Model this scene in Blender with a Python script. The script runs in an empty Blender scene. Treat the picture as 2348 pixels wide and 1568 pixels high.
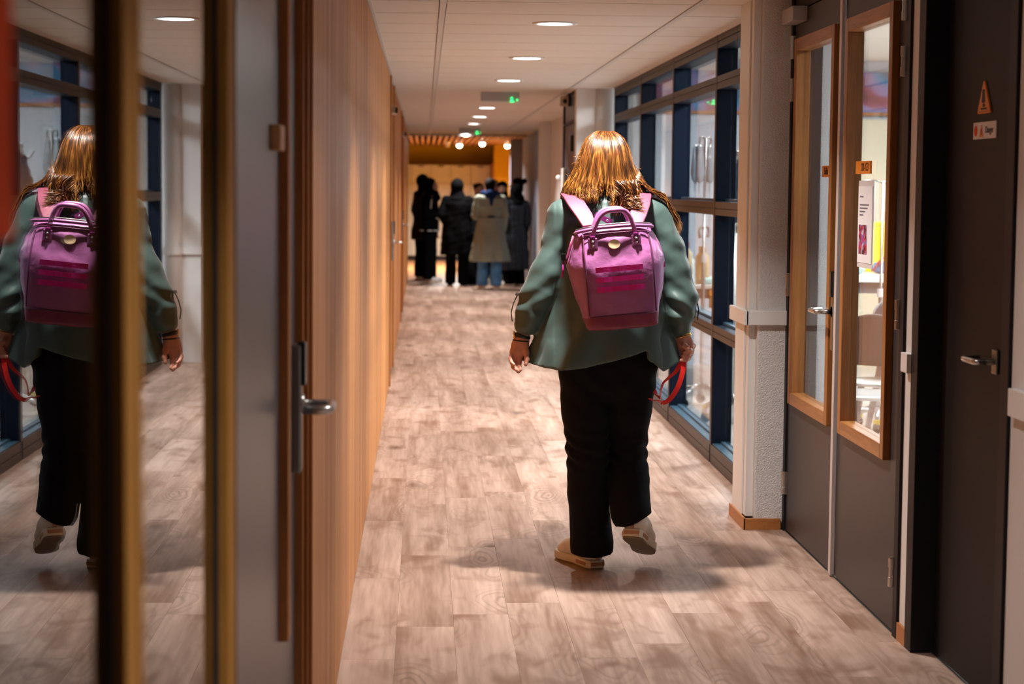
import bpy, bmesh, math, random
import numpy as np
from mathutils import Vector, Matrix
random.seed(7)
S = bpy.context.scene
C = S.collection
PI = math.pi

# ------------------------------------------------------------------ camera
cam_d = bpy.data.cameras.new('camera'); cam = bpy.data.objects.new('camera', cam_d); C.objects.link(cam)
cam_d.sensor_width = 36.0; cam_d.lens = 36.0 * 4565.0 / 2348.0
cam_d.clip_start = 0.05; cam_d.clip_end = 200
cam.matrix_world = (Matrix.Translation((0, 0, 1.47)) @ Matrix.Rotation(math.radians(-2.556), 4, 'Z')
                    @ Matrix.Rotation(math.radians(90 - 4.485), 4, 'X') @ Matrix.Rotation(math.radians(0.544), 4, 'Z'))
cam_d.dof.use_dof = True; cam_d.dof.focus_distance = 7.45; cam_d.dof.aperture_fstop = 4.2
S.camera = cam
# ------------------------------------------------------------------ world + exposure
w = bpy.data.worlds.new('world'); S.world = w; w.use_nodes = True
w.node_tree.nodes['Background'].inputs[0].default_value = (0.5, 0.55, 0.65, 1)
w.node_tree.nodes['Background'].inputs[1].default_value = 0.03
S.view_settings.view_transform = 'Standard'; S.view_settings.look = 'None'
S.view_settings.exposure = 0.6; S.view_settings.gamma = 1.0; S.view_settings.use_curve_mapping = False
S.cycles.max_bounces = 5; S.cycles.diffuse_bounces = 3; S.cycles.glossy_bounces = 3; S.cycles.transmission_bounces = 2; S.cycles.transparent_max_bounces = 8
S.cycles.caustics_reflective = False; S.cycles.caustics_refractive = False
DOWNLIGHT_W = 20.0; LAB_W = 85.0; HALL_W = 80.0

def area_light(name, loc, size, watts, color, parent=None, shape='DISK', sizey=None, spread=PI, rot=(0, 0, 0)):
    d = bpy.data.lights.new(name, 'AREA'); d.shape = shape; d.size = size
    if sizey: d.size_y = sizey
    d.energy = watts; d.color = color; d.spread = spread
    o = bpy.data.objects.new(name, d); C.objects.link(o)
    o.location = loc; o.rotation_euler = rot
    if parent: o.parent = parent
    return o

# ------------------------------------------------------------------ materials
MATS = {}
def nt(name):
    m = bpy.data.materials.new(name); m.use_nodes = True
    n = m.node_tree.nodes; l = m.node_tree.links
    return m, n, l, n['Principled BSDF']
def mat(name, col, rough=0.5, metal=0.0, spec=0.5, bump=0.0, bscale=60.0, var=0.0, vscale=4.0, coat=0.0, emit=None, es=1.0, sheen=0.0, alpha=1.0, rvar=0.0):
    m, n, l, b = nt(name)
    b.inputs['Base Color'].default_value = (*col, 1); b.inputs['Roughness'].default_value = rough
    b.inputs['Metallic'].default_value = metal; b.inputs['Specular IOR Level'].default_value = spec
    b.inputs['Coat Weight'].default_value = coat
    if sheen: b.inputs['Sheen Weight'].default_value = sheen; b.inputs['Sheen Roughness'].default_value = 0.4
    if emit: m.cycles.emission_sampling = 'NONE'   # the lamp beside each diffuser is what gets sampled
    if emit: b.inputs['Emission Color'].default_value = (*emit, 1); b.inputs['Emission Strength'].default_value = es
    tc = n.new('ShaderNodeTexCoord')
    if var or rvar:
        nz = n.new('ShaderNodeTexNoise'); nz.inputs['Scale'].default_value = vscale; nz.inputs['Detail'].default_value = 5
        l.new(tc.outputs['Object'], nz.inputs['Vector'])
        mr = n.new('ShaderNodeMapRange'); mr.inputs[1].default_value = 0.3; mr.inputs[2].default_value = 0.7
        mr.inputs[3].default_value = 1 - var; mr.inputs[4].default_value = 1 + var
        l.new(nz.outputs['Fac'], mr.inputs[0])
        mx = n.new('ShaderNodeMix'); mx.data_type = 'RGBA'; mx.blend_type = 'MULTIPLY'; mx.inputs[0].default_value = 1
        mx.inputs[6].default_value = (*col, 1)
        l.new(mr.outputs[0], mx.inputs[7]); l.new(mx.outputs[2], b.inputs['Base Color'])
    if bump:
        nb = n.new('ShaderNodeTexNoise'); nb.inputs['Scale'].default_value = bscale; nb.inputs['Detail'].default_value = 3
        l.new(tc.outputs['Object'], nb.inputs['Vector'])
        bp = n.new('ShaderNodeBump'); bp.inputs['Strength'].default_value = bump; bp.inputs['Distance'].default_value = 0.01
        l.new(nb.outputs['Fac'], bp.inputs['Height']); l.new(bp.outputs[0], b.inputs['Normal'])
    MATS[name] = m
    return m
def wood(name, c_dark, c_light, axis='Z', rough=0.45, grain=28.0, randomize=0.25, knots=False, spec=0.4, coat=0.0, fine=0.35, hueshift=None):
    """procedural timber: stretched noise grain along an axis, tone varied per object"""
    m, n, l, b = nt(name)
    tc = n.new('ShaderNodeTexCoord'); oi = n.new('ShaderNodeObjectInfo')
    ml = n.new('ShaderNodeMath'); ml.operation = 'MULTIPLY'; ml.inputs[1].default_value = 37.0
    l.new(oi.outputs['Random'], ml.inputs[0])
    ad = n.new('ShaderNodeVectorMath'); ad.operation = 'ADD'
    l.new(tc.outputs['Object'], ad.inputs[0]); l.new(ml.outputs[0], ad.inputs[1])
    sc = {'X': (0.06, 1, 1), 'Y': (1, 0.06, 1), 'Z': (1, 1, 0.06)}[axis]
    mp = n.new('ShaderNodeMapping'); mp.inputs['Scale'].default_value = sc
    l.new(ad.outputs[0], mp.inputs['Vector'])
    n1 = n.new('ShaderNodeTexNoise'); n1.inputs['Scale'].default_value = grain; n1.inputs['Detail'].default_value = 3; n1.inputs['Roughness'].default_value = 0.65
    l.new(mp.outputs[0], n1.inputs['Vector'])
    n2 = n.new('ShaderNodeTexNoise'); n2.inputs['Scale'].default_value = grain * 7; n2.inputs['Detail'].default_value = 1
    l.new(mp.outputs[0], n2.inputs['Vector'])
    a = n.new('ShaderNodeMath'); a.operation = 'MULTIPLY_ADD'; a.inputs[1].default_value = fine
    l.new(n2.outputs['Fac'], a.inputs[0]); l.new(n1.outputs['Fac'], a.inputs[2])
    r = n.new('ShaderNodeMath'); r.operation = 'MULTIPLY_ADD'; r.inputs[1].default_value = randomize; 
    l.new(oi.outputs['Random'], r.inputs[0]); l.new(a.outputs[0], r.inputs[2])
    mr = n.new('ShaderNodeMapRange'); lo = 0.32 + fine * 0.5 ; hi = 0.68 + fine * 0.5 + randomize
    mr.inputs[1].default_value = lo; mr.inputs[2].default_value = hi
    l.new(r.outputs[0], mr.inputs[0])
    mx = n.new('ShaderNodeMix'); mx.data_type = 'RGBA'; mx.inputs[6].default_value = (*c_dark, 1); mx.inputs[7].default_value = (*c_light, 1)
    l.new(mr.outputs[0], mx.inputs[0]); col = mx.outputs[2]
    if knots:
        mk = n.new('ShaderNodeMapping'); mk.inputs['Scale'].default_value = {'Y': (1, 0.36, 1), 'Z': (1, 1, 0.36), 'X': (0.36, 1, 1)}[axis]
        l.new(ad.outputs[0], mk.inputs['Vector'])
        # warp so that the growth rings wander
        nw = n.new('ShaderNodeTexNoise'); nw.inputs['Scale'].default_value = 5.0
        l.new(mk.outputs[0], nw.inputs['Vector'])
        wm = n.new('ShaderNodeMix'); wm.data_type = 'VECTOR'; wm.inputs[0].default_value = 0.13
        l.new(mk.outputs[0], wm.inputs[4]); l.new(nw.outputs['Color'], wm.inputs[5])
        vo = n.new('ShaderNodeTexVoronoi'); vo.inputs['Scale'].default_value = 4.2
        l.new(wm.outputs[1], vo.inputs['Vector'])
        rings = n.new('ShaderNodeMath'); rings.operation = 'MULTIPLY'; rings.inputs[1].default_value = 75.0
        l.new(vo.outputs['Distance'], rings.inputs[0])
        sn = n.new('ShaderNodeMath'); sn.operation = 'SINE'; l.new(rings.outputs[0], sn.inputs[0])
        fall = n.new('ShaderNodeMapRange'); fall.inputs[1].default_value = 0.05; fall.inputs[2].default_value = 0.5; fall.inputs[3].default_value = 0.5; fall.inputs[4].default_value = 0.0
        l.new(vo.outputs['Distance'], fall.inputs[0])
        rm = n.new('ShaderNodeMath'); rm.operation = 'MULTIPLY'; l.new(sn.outputs[0], rm.inputs[0]); l.new(fall.outputs[0], rm.inputs[1])
        kd = n.new('ShaderNodeMapRange'); kd.inputs[1].default_value = 0.02; kd.inputs[2].default_value = 0.20; kd.inputs[3].default_value = 1.0; kd.inputs[4].default_value = 0
        l.new(vo.outputs['Distance'], kd.inputs[0])
        # only some of the cells hold a knot
        pick = n.new('ShaderNodeSeparateColor'); l.new(vo.outputs['Color'], pick.inputs[0])
        gt = n.new('ShaderNodeMath'); gt.operation = 'GREATER_THAN'; gt.inputs[1].default_value = 0.62; l.new(pick.outputs[0], gt.inputs[0])
        km = n.new('ShaderNodeMath'); km.operation = 'MULTIPLY'; l.new(kd.outputs[0], km.inputs[0]); l.new(gt.outputs[0], km.inputs[1])
        ab = n.new('ShaderNodeMath'); ab.operation = 'MAXIMUM'; ab.inputs[1].default_value = 0; l.new(rm.outputs[0], ab.inputs[0])
        ab2 = n.new('ShaderNodeMath'); ab2.operation = 'MULTIPLY'; ab2.inputs[1].default_value = 1.0; l.new(ab.outputs[0], ab2.inputs[0])
        tot = n.new('ShaderNodeMath'); tot.operation = 'MAXIMUM'; l.new(ab2.outputs[0], tot.inputs[0]); l.new(km.outputs[0], tot.inputs[1])
        dk = n.new('ShaderNodeMix'); dk.data_type = 'RGBA'; dk.inputs[7].default_value = (c_dark[0] * 0.42, c_dark[1] * 0.36, c_dark[2] * 0.33, 1)
        l.new(tot.outputs[0], dk.inputs[0]); l.new(col, dk.inputs[6]); col = dk.outputs[2]
    if knots:   # broad brown clouding of the boards
        mc = n.new('ShaderNodeMapping'); mc.inputs['Scale'].default_value = (1, 0.45, 1); l.new(ad.outputs[0], mc.inputs['Vector'])
        nc = n.new('ShaderNodeTexNoise'); nc.inputs['Scale'].default_value = 7.5; nc.inputs['Detail'].default_value = 2; nc.inputs['Distortion'].default_value = 0.6
        l.new(mc.outputs[0], nc.inputs['Vector'])
        cm = n.new('ShaderNodeMapRange'); cm.inputs[1].default_value = 0.52; cm.inputs[2].default_value = 0.74; cm.inputs[3].default_value = 0.0; cm.inputs[4].default_value = 0.75
        l.new(nc.outputs['Fac'], cm.inputs[0])
        cx = n.new('ShaderNodeMix'); cx.data_type = 'RGBA'; cx.inputs[7].default_value = (c_dark[0] * 0.8, c_dark[1] * 0.66, c_dark[2] * 0.55, 1)
        l.new(cm.outputs[0], cx.inputs[0]); l.new(col, cx.inputs[6]); col = cx.outputs[2]
    l.new(col, b.inputs['Base Color'])
    b.inputs['Roughness'].default_value = rough; b.inputs['Specular IOR Level'].default_value = spec; b.inputs['Coat Weight'].default_value = coat
    MATS[name] = m
    return m
def glass(name, tint=(0.97, 0.985, 0.98), ior=1.5):
    m = bpy.data.materials.new(name); m.use_nodes = True
    n = m.node_tree.nodes; l = m.node_tree.links; n.clear()
    o = n.new('ShaderNodeOutputMaterial'); mx = n.new('ShaderNodeMixShader')
    t = n.new('ShaderNodeBsdfTransparent'); t.inputs[0].default_value = (*tint, 1)
    g = n.new('ShaderNodeBsdfGlossy'); g.inputs['Roughness'].default_value = 0.0
    f = n.new('ShaderNodeFresnel'); ge = n.new('ShaderNodeNewGeometry')
    io = n.new('ShaderNodeMapRange'); io.inputs[3].default_value = ior; io.inputs[4].default_value = 1.0 / ior   # same index on both faces of the thin pane
    l.new(ge.outputs['Backfacing'], io.inputs[0]); l.new(io.outputs[0], f.inputs[0])
    l.new(f.outputs[0], mx.inputs[0]); l.new(t.outputs[0], mx.inputs[1]); l.new(g.outputs[0], mx.inputs[2]); l.new(mx.outputs[0], o.inputs[0])
    MATS[name] = m
    return m

wood('floor_oak', (0.25, 0.150, 0.105), (0.60, 0.44, 0.365), 'Y', rough=0.42, grain=9, randomize=0.13, knots=True, spec=0.35)
wood('hall_floor', (0.42, 0.16, 0.05), (0.60, 0.27, 0.10), 'Y', rough=0.4, grain=12, randomize=0.1)
wood('bead_oak', (0.30, 0.135, 0.024), (0.52, 0.255, 0.060), 'Z', rough=0.65, grain=25, randomize=0.05, spec=0.12)
wood('wall_oak', (0.35, 0.115, 0.023), (0.65, 0.28, 0.080), 'Z', rough=0.5, grain=22, randomize=0.45, spec=0.3)
wood('frame_oak', (0.20, 0.066, 0.013), (0.36, 0.145, 0.040), 'Z', rough=0.4, grain=30, randomize=0.08)
wood('frame_oak_flat', (0.24, 0.085, 0.018), (0.42, 0.18, 0.055), 'Y', rough=0.4, grain=30, randomize=0.08)
wood('jamb_oak', (0.30, 0.10, 0.022), (0.46, 0.18, 0.05), 'Z', rough=0.45, grain=30, randomize=0.05)
wood('base_oak', (0.36, 0.13, 0.035), (0.50, 0.21, 0.07), 'Y', rough=0.45, grain=25, randomize=0.1)
wood('slat_oak', (0.36, 0.16, 0.06), (0.55, 0.28, 0.12), 'Y', rough=0.5, grain=20, randomize=0.2)
mat('backing', (0.02, 0.012, 0.008), 0.9)
mat('tile', (0.74, 0.70, 0.66), 0.9, spec=0.15)
mat('rail', (0.60, 0.57, 0.55), 0.5, spec=0.4)
mat('ceil_void', (0.05, 0.05, 0.05), 0.9)
mat('plaster', (0.80, 0.79, 0.80), 0.75, spec=0.25, bump=0.7, bscale=210)
mat('paint_white', (0.76, 0.74, 0.73), 0.55, spec=0.35)
mat('duct_white', (0.80, 0.79, 0.78), 0.4, spec=0.45)
mat('door_grey', (0.036, 0.031, 0.033), 0.45, spec=0.4)
mat('door_gloss', (0.042, 0.039, 0.051), 0.32, spec=0.5, bump=0.02, bscale=200)
mat('door_black', (0.006, 0.005, 0.0055), 0.55, spec=0.2, bump=0.1, bscale=300)
mat('frame_black', (0.006, 0.005, 0.008), 0.55, spec=0.3)
mat('frame_navy', (0.0018, 0.006, 0.017), 0.45, spec=0.14)
mat('frame_reflect_brown', (0.030, 0.020, 0.017), 0.45, spec=0.4)  # fronts of the navy frame, with the oak wall's reflection put into the colour
mat('gasket', (0.006, 0.014, 0.03), 0.6)
mat('sill_lit_navy', (0.028, 0.070, 0.11), 0.35, spec=0.5, bump=0.3, bscale=25)  # same frame paint, lightened to carry the light caught by upward faces
mat('steel', (0.62, 0.62, 0.62), 0.28, metal=1.0)
mat('steel_dark', (0.30, 0.29, 0.28), 0.38, metal=1.0)
mat('alu', (0.62, 0.57, 0.56), 0.45, metal=0.3, spec=0.5)
mat('black_plastic', (0.008, 0.008, 0.009), 0.25, spec=0.5)
mat('white_plastic', (0.80, 0.80, 0.80), 0.35)
mat('grey_plastic', (0.42, 0.40, 0.42), 0.4)
mat('beige_plastic', (0.55, 0.45, 0.36), 0.5)
mat('sign_orange', (0.78, 0.24, 0.018), 0.45)
mat('tag_wood', (0.60, 0.30, 0.13), 0.5, var=0.15, vscale=30)
mat('print_black', (0.012, 0.010, 0.010), 0.6)
mat('print_grey', (0.16, 0.14, 0.17), 0.7)
mat('paper', (0.80, 0.79, 0.82), 0.6)
mat('sleeve', (0.70, 0.70, 0.74), 0.25)
mat('yellow_wall', (0.58, 0.34, 0.004), 0.6, spec=0.3)
mat('grey_wall', (0.29, 0.32, 0.41), 0.65, spec=0.3)
mat('locker_cream', (0.60, 0.56, 0.46), 0.5)
mat('lab_wall', (0.62, 0.67, 0.75), 0.6)
mat('lab_cream', (0.72, 0.66, 0.50), 0.55)
mat('lab_floor', (0.55, 0.50, 0.45), 0.35, var=0.08, vscale=3)
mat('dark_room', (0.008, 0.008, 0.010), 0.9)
mat('green_on', (0.0, 0.3, 0.08), 0.4, emit=(0.02, 1.0, 0.22), es=2.0)
mat('lamp_on', (0.9, 0.9, 0.9), 0.4, emit=(1.0, 0.97, 0.94), es=11.0)
mat('panel_on', (0.9, 0.9, 0.9), 0.4, emit=(0.90, 0.96, 1.0), es=7.0)
mat('spot_on', (0.9, 0.9, 0.9), 0.4, emit=(1.0, 0.90, 0.75), es=26.0)
mat('red_film', (0.80, 0.075, 0.008), 0.7, spec=0.1)
glass('glass'); glass('glass_near', tint=(0.70, 0.74, 0.76), ior=2.0)

# ------------------------------------------------------------------ mesh helpers
class MB:
    """collects simple solids; build() links them as one mesh object"""
    def __init__(s): s.v = []; s.f = []
    def raw(s, vs, fs):
        o = len(s.v); s.v += [tuple(p) for p in vs]; s.f += [tuple(i + o for i in f) for f in fs]; return s
    def box(s, x0, x1, y0, y1, z0, z1):
        if x0 > x1: x0, x1 = x1, x0
        if y0 > y1: y0, y1 = y1, y0
        if z0 > z1: z0, z1 = z1, z0
        vs = [(x0, y0, z0), (x1, y0, z0), (x1, y1, z0), (x0, y1, z0), (x0, y0, z1), (x1, y0, z1), (x1, y1, z1), (x0, y1, z1)]
        return s.raw(vs, [(0, 3, 2, 1), (4, 5, 6, 7), (0, 1, 5, 4), (1, 2, 6, 5), (2, 3, 7, 6), (3, 0, 4, 7)])
    def prism(s, poly, axis, a, b):
        """poly: 2-D points; extruded along axis 'x','y','z' from a to b"""
        def P(p, t): return {'x': (t, p[0], p[1]), 'y': (p[0], t, p[1]), 'z': (p[0], p[1], t)}[axis]
        n = len(poly)
        vs = [P(p, a) for p in poly] + [P(p, b) for p in poly]
        fs = [tuple(range(n - 1, -1, -1)), tuple(range(n, 2 * n))] + [(i, (i + 1) % n, n + (i + 1) % n, n + i) for i in range(n)]
        return s.raw(vs, fs)
    def tube(s, pts, r, n=8, closed=False, flat=1.0, up=(0, 0, 1)):
        """swept tube along points; r a number or list; flat squashes one axis"""
        pts = [Vector(p) for p in pts]; m = len(pts); rr = r if isinstance(r, (list, tuple)) else [r] * m
        vs = []; prev = None
        for i, p in enumerate(pts):
            if closed: t = pts[(i + 1) % m] - pts[i - 1]
            else: t = pts[min(i + 1, m - 1)] - pts[max(i - 1, 0)]
            if t.length < 1e-9: t = Vector((0, 0, 1))
            t.normalize()
            u = prev - t * prev.dot(t) if prev is not None else Vector(up) - t * Vector(up).dot(t)
            if u.length < 1e-5: u = t.orthogonal()
            u.normalize(); prev = u; v = t.cross(u)
            for k in range(n):
                a = 2 * PI * k / n
                vs.append(p + u * (math.cos(a) * rr[i]) + v * (math.sin(a) * rr[i] * flat))
        fs = []
        for i in range(m if closed else m - 1):
            j = (i + 1) % m
            for k in range(n):
                k2 = (k + 1) % n
                fs.append((i * n + k, i * n + k2, j * n + k2, j * n + k))
        if not closed: fs += [tuple(range(n - 1, -1, -1)), tuple(range((m - 1) * n, m * n))]
        return s.raw(vs, fs)
    def lathe(s, prof, c, n=20, axis='z', sx=1.0, sy=1.0):
        """prof: (radius, height) pairs spun about an axis through c"""
        vs = []; m = len(prof)
        for r, h in prof:
            for k in range(n):
                a = 2 * PI * k / n; x, y = r * math.cos(a) * sx, r * math.sin(a) * sy
                vs.append({'z': (c[0] + x, c[1] + y, c[2] + h), 'x': (c[0] + h, c[1] + x, c[2] + y), 'y': (c[0] + x, c[1] + h, c[2] + y)}[axis])
        fs = [(i * n + k, i * n + (k + 1) % n, (i + 1) * n + (k + 1) % n, (i + 1) * n + k) for i in range(m - 1) for k in range(n)]
        fs += [tuple(range(n - 1, -1, -1)), tuple(range((m - 1) * n, m * n))]
        return s.raw(vs, fs)
    def build(s, name, m, parent=None, bevel=0.0, smooth=False, seg=2, **k):
        me = bpy.data.meshes.new(name); me.from_pydata(s.v, [], s.f); me.update()
        bm = bmesh.new(); bm.from_mesh(me)
        bmesh.ops.recalc_face_normals(bm, faces=bm.faces[:])
        if bevel:
            es = [e for e in bm.edges if len(e.link_faces) == 2 and e.calc_face_angle(0) > 0.6]
            bmesh.ops.bevel(bm, geom=es, offset=bevel, segments=seg, affect='EDGES', profile=0.6, clamp_overlap=True)
        bm.to_mesh(me); bm.free()
        return obj(name, me, m, parent, smooth, **k)
def obj(name, me, m, parent=None, smooth=False, **k):
    o = bpy.data.objects.new(name, me); C.objects.link(o)
    if m is not None and not me.materials: me.materials.append(MATS[m] if isinstance(m, str) else m)
    if smooth:
        me.polygons.foreach_set('use_smooth', [True] * len(me.polygons))
    if parent: o.parent = parent
    for a, b in k.items(): o[a] = b
    return o
def box(name, m, parent, x0, x1, y0, y1, z0, z1, bevel=0.0, **k):
    return MB().box(x0, x1, y0, y1, z0, z1).build(name, m, parent, bevel, **k)
def thing(name, label, cat, loc=(0, 0, 0), group=None, kind=None):
    o = bpy.data.objects.new(name, None); C.objects.link(o); o.empty_display_size = 0.1
    o.location = loc
    tag(o, label, cat, group, kind)
    return o
def tag(o, label=None, cat=None, group=None, kind=None):
    if label: o['label'] = label
    if cat: o['category'] = cat
    if group: o['group'] = group
    if kind: o['kind'] = kind
    return o
def struct(name, label, cat): return thing(name, label, cat, kind='structure')
def inst(src, name, parent, loc, scale=(1, 1, 1), rot=(0, 0, 0)):
    o = bpy.data.objects.new(name, src.data if hasattr(src, 'data') else src); C.objects.link(o)
    o.parent = parent; o.location = loc; o.scale = scale; o.rotation_euler = rot
    return o
def text_mesh(name, body, size, m, parent, loc, rot, xscale=1.0, align='CENTER', depth=0.0006):
    cu = bpy.data.curves.new(name, 'FONT'); cu.body = body; cu.size = size; cu.align_x = align; cu.align_y = 'CENTER'; cu.extrude = depth
    t = bpy.data.objects.new(name + '_tmp', cu); C.objects.link(t)
    bpy.context.view_layer.update()
    me = bpy.data.meshes.new_from_object(t.evaluated_get(bpy.context.evaluated_depsgraph_get()))
    bpy.data.objects.remove(t)
    me.materials.clear()
    o = obj(name, me, m, parent); o.location = loc; o.rotation_euler = rot; o.scale = (xscale, 1, 1)
    return o
# ================================================================== THE SETTING
XL, XR, ZC = -0.25, 1.54, 2.27
# ---- floor: base slab + planks
fl = struct('floor', 'pale oak laminate plank floor running the length of the corridor', 'floor')
box('floor_base', 'floor_oak', fl, -0.45, 1.70, -4.0, 31.2, -0.10, -0.0115)
PW, PL = 0.19, 1.28
pl_mesh = MB().box(0.0002, PW - 0.0002, 0.0003, PL - 0.0003, -0.0112, 0).build('plank', 'floor_oak', fl, bevel=0.0004, seg=1)
first = True
for k in range(-1, 9):
    x0 = -0.083 + PW * k
    off = (k * 0.47 + 0.31 * ((k * 7) % 5)) % PL
    y = 4.0 - off
    while y < 31.1:
        L = min(PL, 31.2 - y)
        if first: pl_mesh.location = (x0, y, 0); first = False
        else: inst(pl_mesh, 'plank', fl, (x0, y, 0), (1, L / PL, 1))
        y += PL
box('floor_edge', 'steel_dark', fl, -0.262, -0.250, 4.5, 31.2, -0.008, 0.0015)
hf = struct('floor_hall', 'orange wooden floor of the locker hall at the end of the corridor', 'floor')
box('hall_floor_slab', 'hall_floor', hf, -4.2, 2.4, 31.2, 41.0, -0.1, 0.0)

# ---- ceiling: void slab, tiles, rails
ce = struct('ceiling', 'suspended ceiling of off-white tiles over the corridor', 'ceiling')
box('ceiling_void', 'ceil_void', ce, -0.45, 1.75, -4.0, 31.4, ZC + 0.03, ZC + 0.06)
TY = 0.62
cols = [(-0.262, 0.064), (0.092, 1.182), (1.210, 1.70)]
proto = {}
j = -8
ty0 = 8.78 - TY * 14
for i in range(0, 51):
    y = ty0 + i * TY
    if y > 31.0: break
    for c, (a, b) in enumerate(cols):
        if c not in proto:
            proto[c] = box('ceiling_tile', 'tile', ce, a + 0.003, b - 0.003, 0.009, TY - 0.009, ZC, ZC + 0.018, 0.002)
            proto[c].location = (0, y, 0)
        else: inst(proto[c], 'ceiling_tile', ce, (0, y, 0))
for a, b in ((0.064, 0.092), (1.182, 1.210)):
    box('ceiling_rail', 'rail', ce, a, b, -0.5, 31.3, ZC - 0.004, ZC + 0.02)
box('ceiling_edge_trim', 'rail', ce, XL - 0.012, XL + 0.014, -0.5, 31.3, ZC - 0.004, ZC)
box('ceiling_end_trim', 'rail', ce, -0.45, 1.70, 31.28, 31.42, ZC - 0.03, ZC + 0.03)

# ---- left wall: backing and oak boards
wl = struct('wall_left', 'orange oak board wall along the corridor, vertical boards with fine grooves', 'wall')
box('backing', 'backing', wl, -0.60, -0.262, 4.5, 31.3, 0, ZC + 0.03)
bw = 0.118
bd = box('board', 'wall_oak', wl, -0.262, XL, 0.0015, bw - 0.0015, 0.002, ZC - 0.014, 0.0015)
bd.location = (0, 4.515, 0)
ys = []
y = 4.515 + bw
while y < 14.45: ys.append(y); y += bw
y = 16.12
while y < 21.4: ys.append(y); y += bw
y = 23.02
while y < 31.2: ys.append(y); y += bw
for y in ys: inst(bd, 'board', wl, (0, y, 0), (1, 1, 1))

# ---- doors in the left wall (far): oak leaf, frame, closer, lock
def lever(parent, x, y, z, sx, sy, reach=0.062, length=0.12, m='steel', r=0.0095):
    """U-shaped return lever: neck out from the door, along it, and back"""
    p = []
    pts = [(x, y, z), (x + sx * reach * 0.75, y, z)]
    for a in range(1, 5):
        t = a / 5 * PI / 2
        pts.append((x + sx * (reach * 0.75 + reach * 0.25 * math.sin(t)), y + sy * reach * 0.25 * (1 - math.cos(t)), z))
    pts.append((x + sx * reach, y + sy * (length - reach * 0.3), z))
    for a in range(1, 5):
        t = a / 5 * PI / 2
        pts.append((x + sx * (reach - reach * 0.3 * (1 - math.cos(t))), y + sy * (length - reach * 0.3 + reach * 0.3 * math.sin(t)), z))
    pts.append((x + sx * reach * 0.16, y + sy * length, z))
    h = MB().tube(pts, r, 10).lathe([(0.021, 0), (0.021, 0.006), (0.012, 0.008)], (x, y, z), 16, 'x', 1, 1).build('door_handle', m, parent, smooth=True)
    return h
def lock(parent, x, y, z0, z1, sx, thick=0.022):
    p = box('lock_plate', 'steel_dark', parent, x, x + sx * thick, y - 0.024, y + 0.024, z0, z1, 0.006, label='slim brushed metal lock plate')
    box('card_reader', 'black_plastic', p, x + sx * thick * 0.6, x + sx * (thick + 0.009), y - 0.021, y + 0.021, z1 - 0.02 - (z1 - z0) * 0.25, z1 + 0.005, 0.005, label='black card reader')
def oak_door(n, y0, y1, hy, label):
    d = struct('door_%d' % n, label, 'door')
    box('leaf', 'jamb_oak', d, -0.30, -0.256, y0 + 0.05, y1 - 0.05, 0.006, 2.06, 0.002)
    box('head_panel', 'wall_oak', d, -0.30, -0.256, y0, y1, 2.075, ZC - 0.02)
    box('jamb', 'jamb_oak', d, -0.30, -0.238, y0 - 0.02, y0 + 0.045, 0, ZC - 0.014, 0.002)
    box('jamb', 'jamb_oak', d, -0.30, -0.238, y1 - 0.045, y1 + 0.02, 0, ZC - 0.014, 0.002)
    lock(d, -0.256, hy, 0.87, 1.18, 1, 0.018)
    lever(d, -0.238, hy, 1.02, 1, -1)
    c = MB().box(-0.262, -0.205, y0 + 0.10, y0 + 0.34, 1.985, 2.04).build('door_closer', 'beige_plastic', d, bevel=0.006)
    MB().box(-0.212, -0.196, y0 + 0.06, y0 + 0.10, 1.988, 2.03).build('end_cap', 'black_plastic', c, bevel=0.003)
oak_door(3, 14.5, 16.1, 15.72, 'oak door with a card lock, nearer of two in the far left wall')
oak_door(4, 21.4, 23.0, 22.45, 'oak door with a card lock, farther one in the left wall by the students')

# ---- near left: grey doors with oak-framed glass
def framed_window(parent, xf, sx, y0, y1, z0, z1, w=0.05, proud=0.022, gl='glass', inset=0.02, m='frame_oak', mf='frame_oak_flat', xg=None, w0=None):
    """oak frame lying on a door face (plane x = xf, facing sx) around a pane"""
    wf = bpy.data.objects.new('window_frame', None); C.objects.link(wf); wf.parent = parent
    a, b = xf - sx * 0.036, xf + sx * proud
    w1, w0 = w, (w0 or w)
    box('frame_stile', m, wf, a, b, y0, y0 + w0, z0, z1, 0.003)
    box('frame_stile', m, wf, a, b, y1 - w, y1, z0, z1, 0.003)
    box('frame_rail', mf, wf, a, b, y0 + w0, y1 - w, z1 - w, z1, 0.003)
    box('frame_rail', mf, wf, a, b, y0 + w0, y1 - w, z0, z0 + w, 0.003)
    g = xg if xg is not None else xf - sx * inset
    box('pane', gl, wf, g - 0.003, g + 0.003, y0 + w0, y1 - w, z0 + w, z1 - w)
    if gl == 'glass_near':
        box('gasket', 'gasket', wf, g, g + 0.0065, y1 - w - 0.003, y1 - w, z0 + w, z1 - w)
    return wf
def leaf_with_hole(name, m, parent, xa, xb, y0, y1, z0, z1, hy0, hy1, hz0, hz1):
    b = MB().box(xa, xb, y0, hy0, z0, z1).box(xa, xb, hy1, y1, z0, z1).box(xa, xb, hy0, hy1, z0, hz0).box(xa, xb, hy0, hy1, hz1, z1)
    return b.build(name, m, parent)
d1 = struct('door_1', 'grey door with oak-framed reflecting glass at the left edge, nearest the camera', 'door')
leaf_with_hole('leaf', 'door_gloss', d1, -0.325, -0.290, 0.70, 1.895, 0.006, 2.16, 0.96, 1.86, 0.62, 2.04)
framed_window(d1, -0.290, 1, 0.93, 1.892, 0.57, 2.09, 0.062, 0.018, 'glass_near', xg=-0.291, m='bead_oak')
rf = box('sticker', 'red_film', d1, -0.2875, -0.2868, 1.02, 1.41, 1.43, 1.99, label='red orange film stuck on the glass')
d2 = struct('door_2', 'grey door with narrow oak-framed reflecting glass, between the near glass and the grey panel', 'door')
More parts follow.
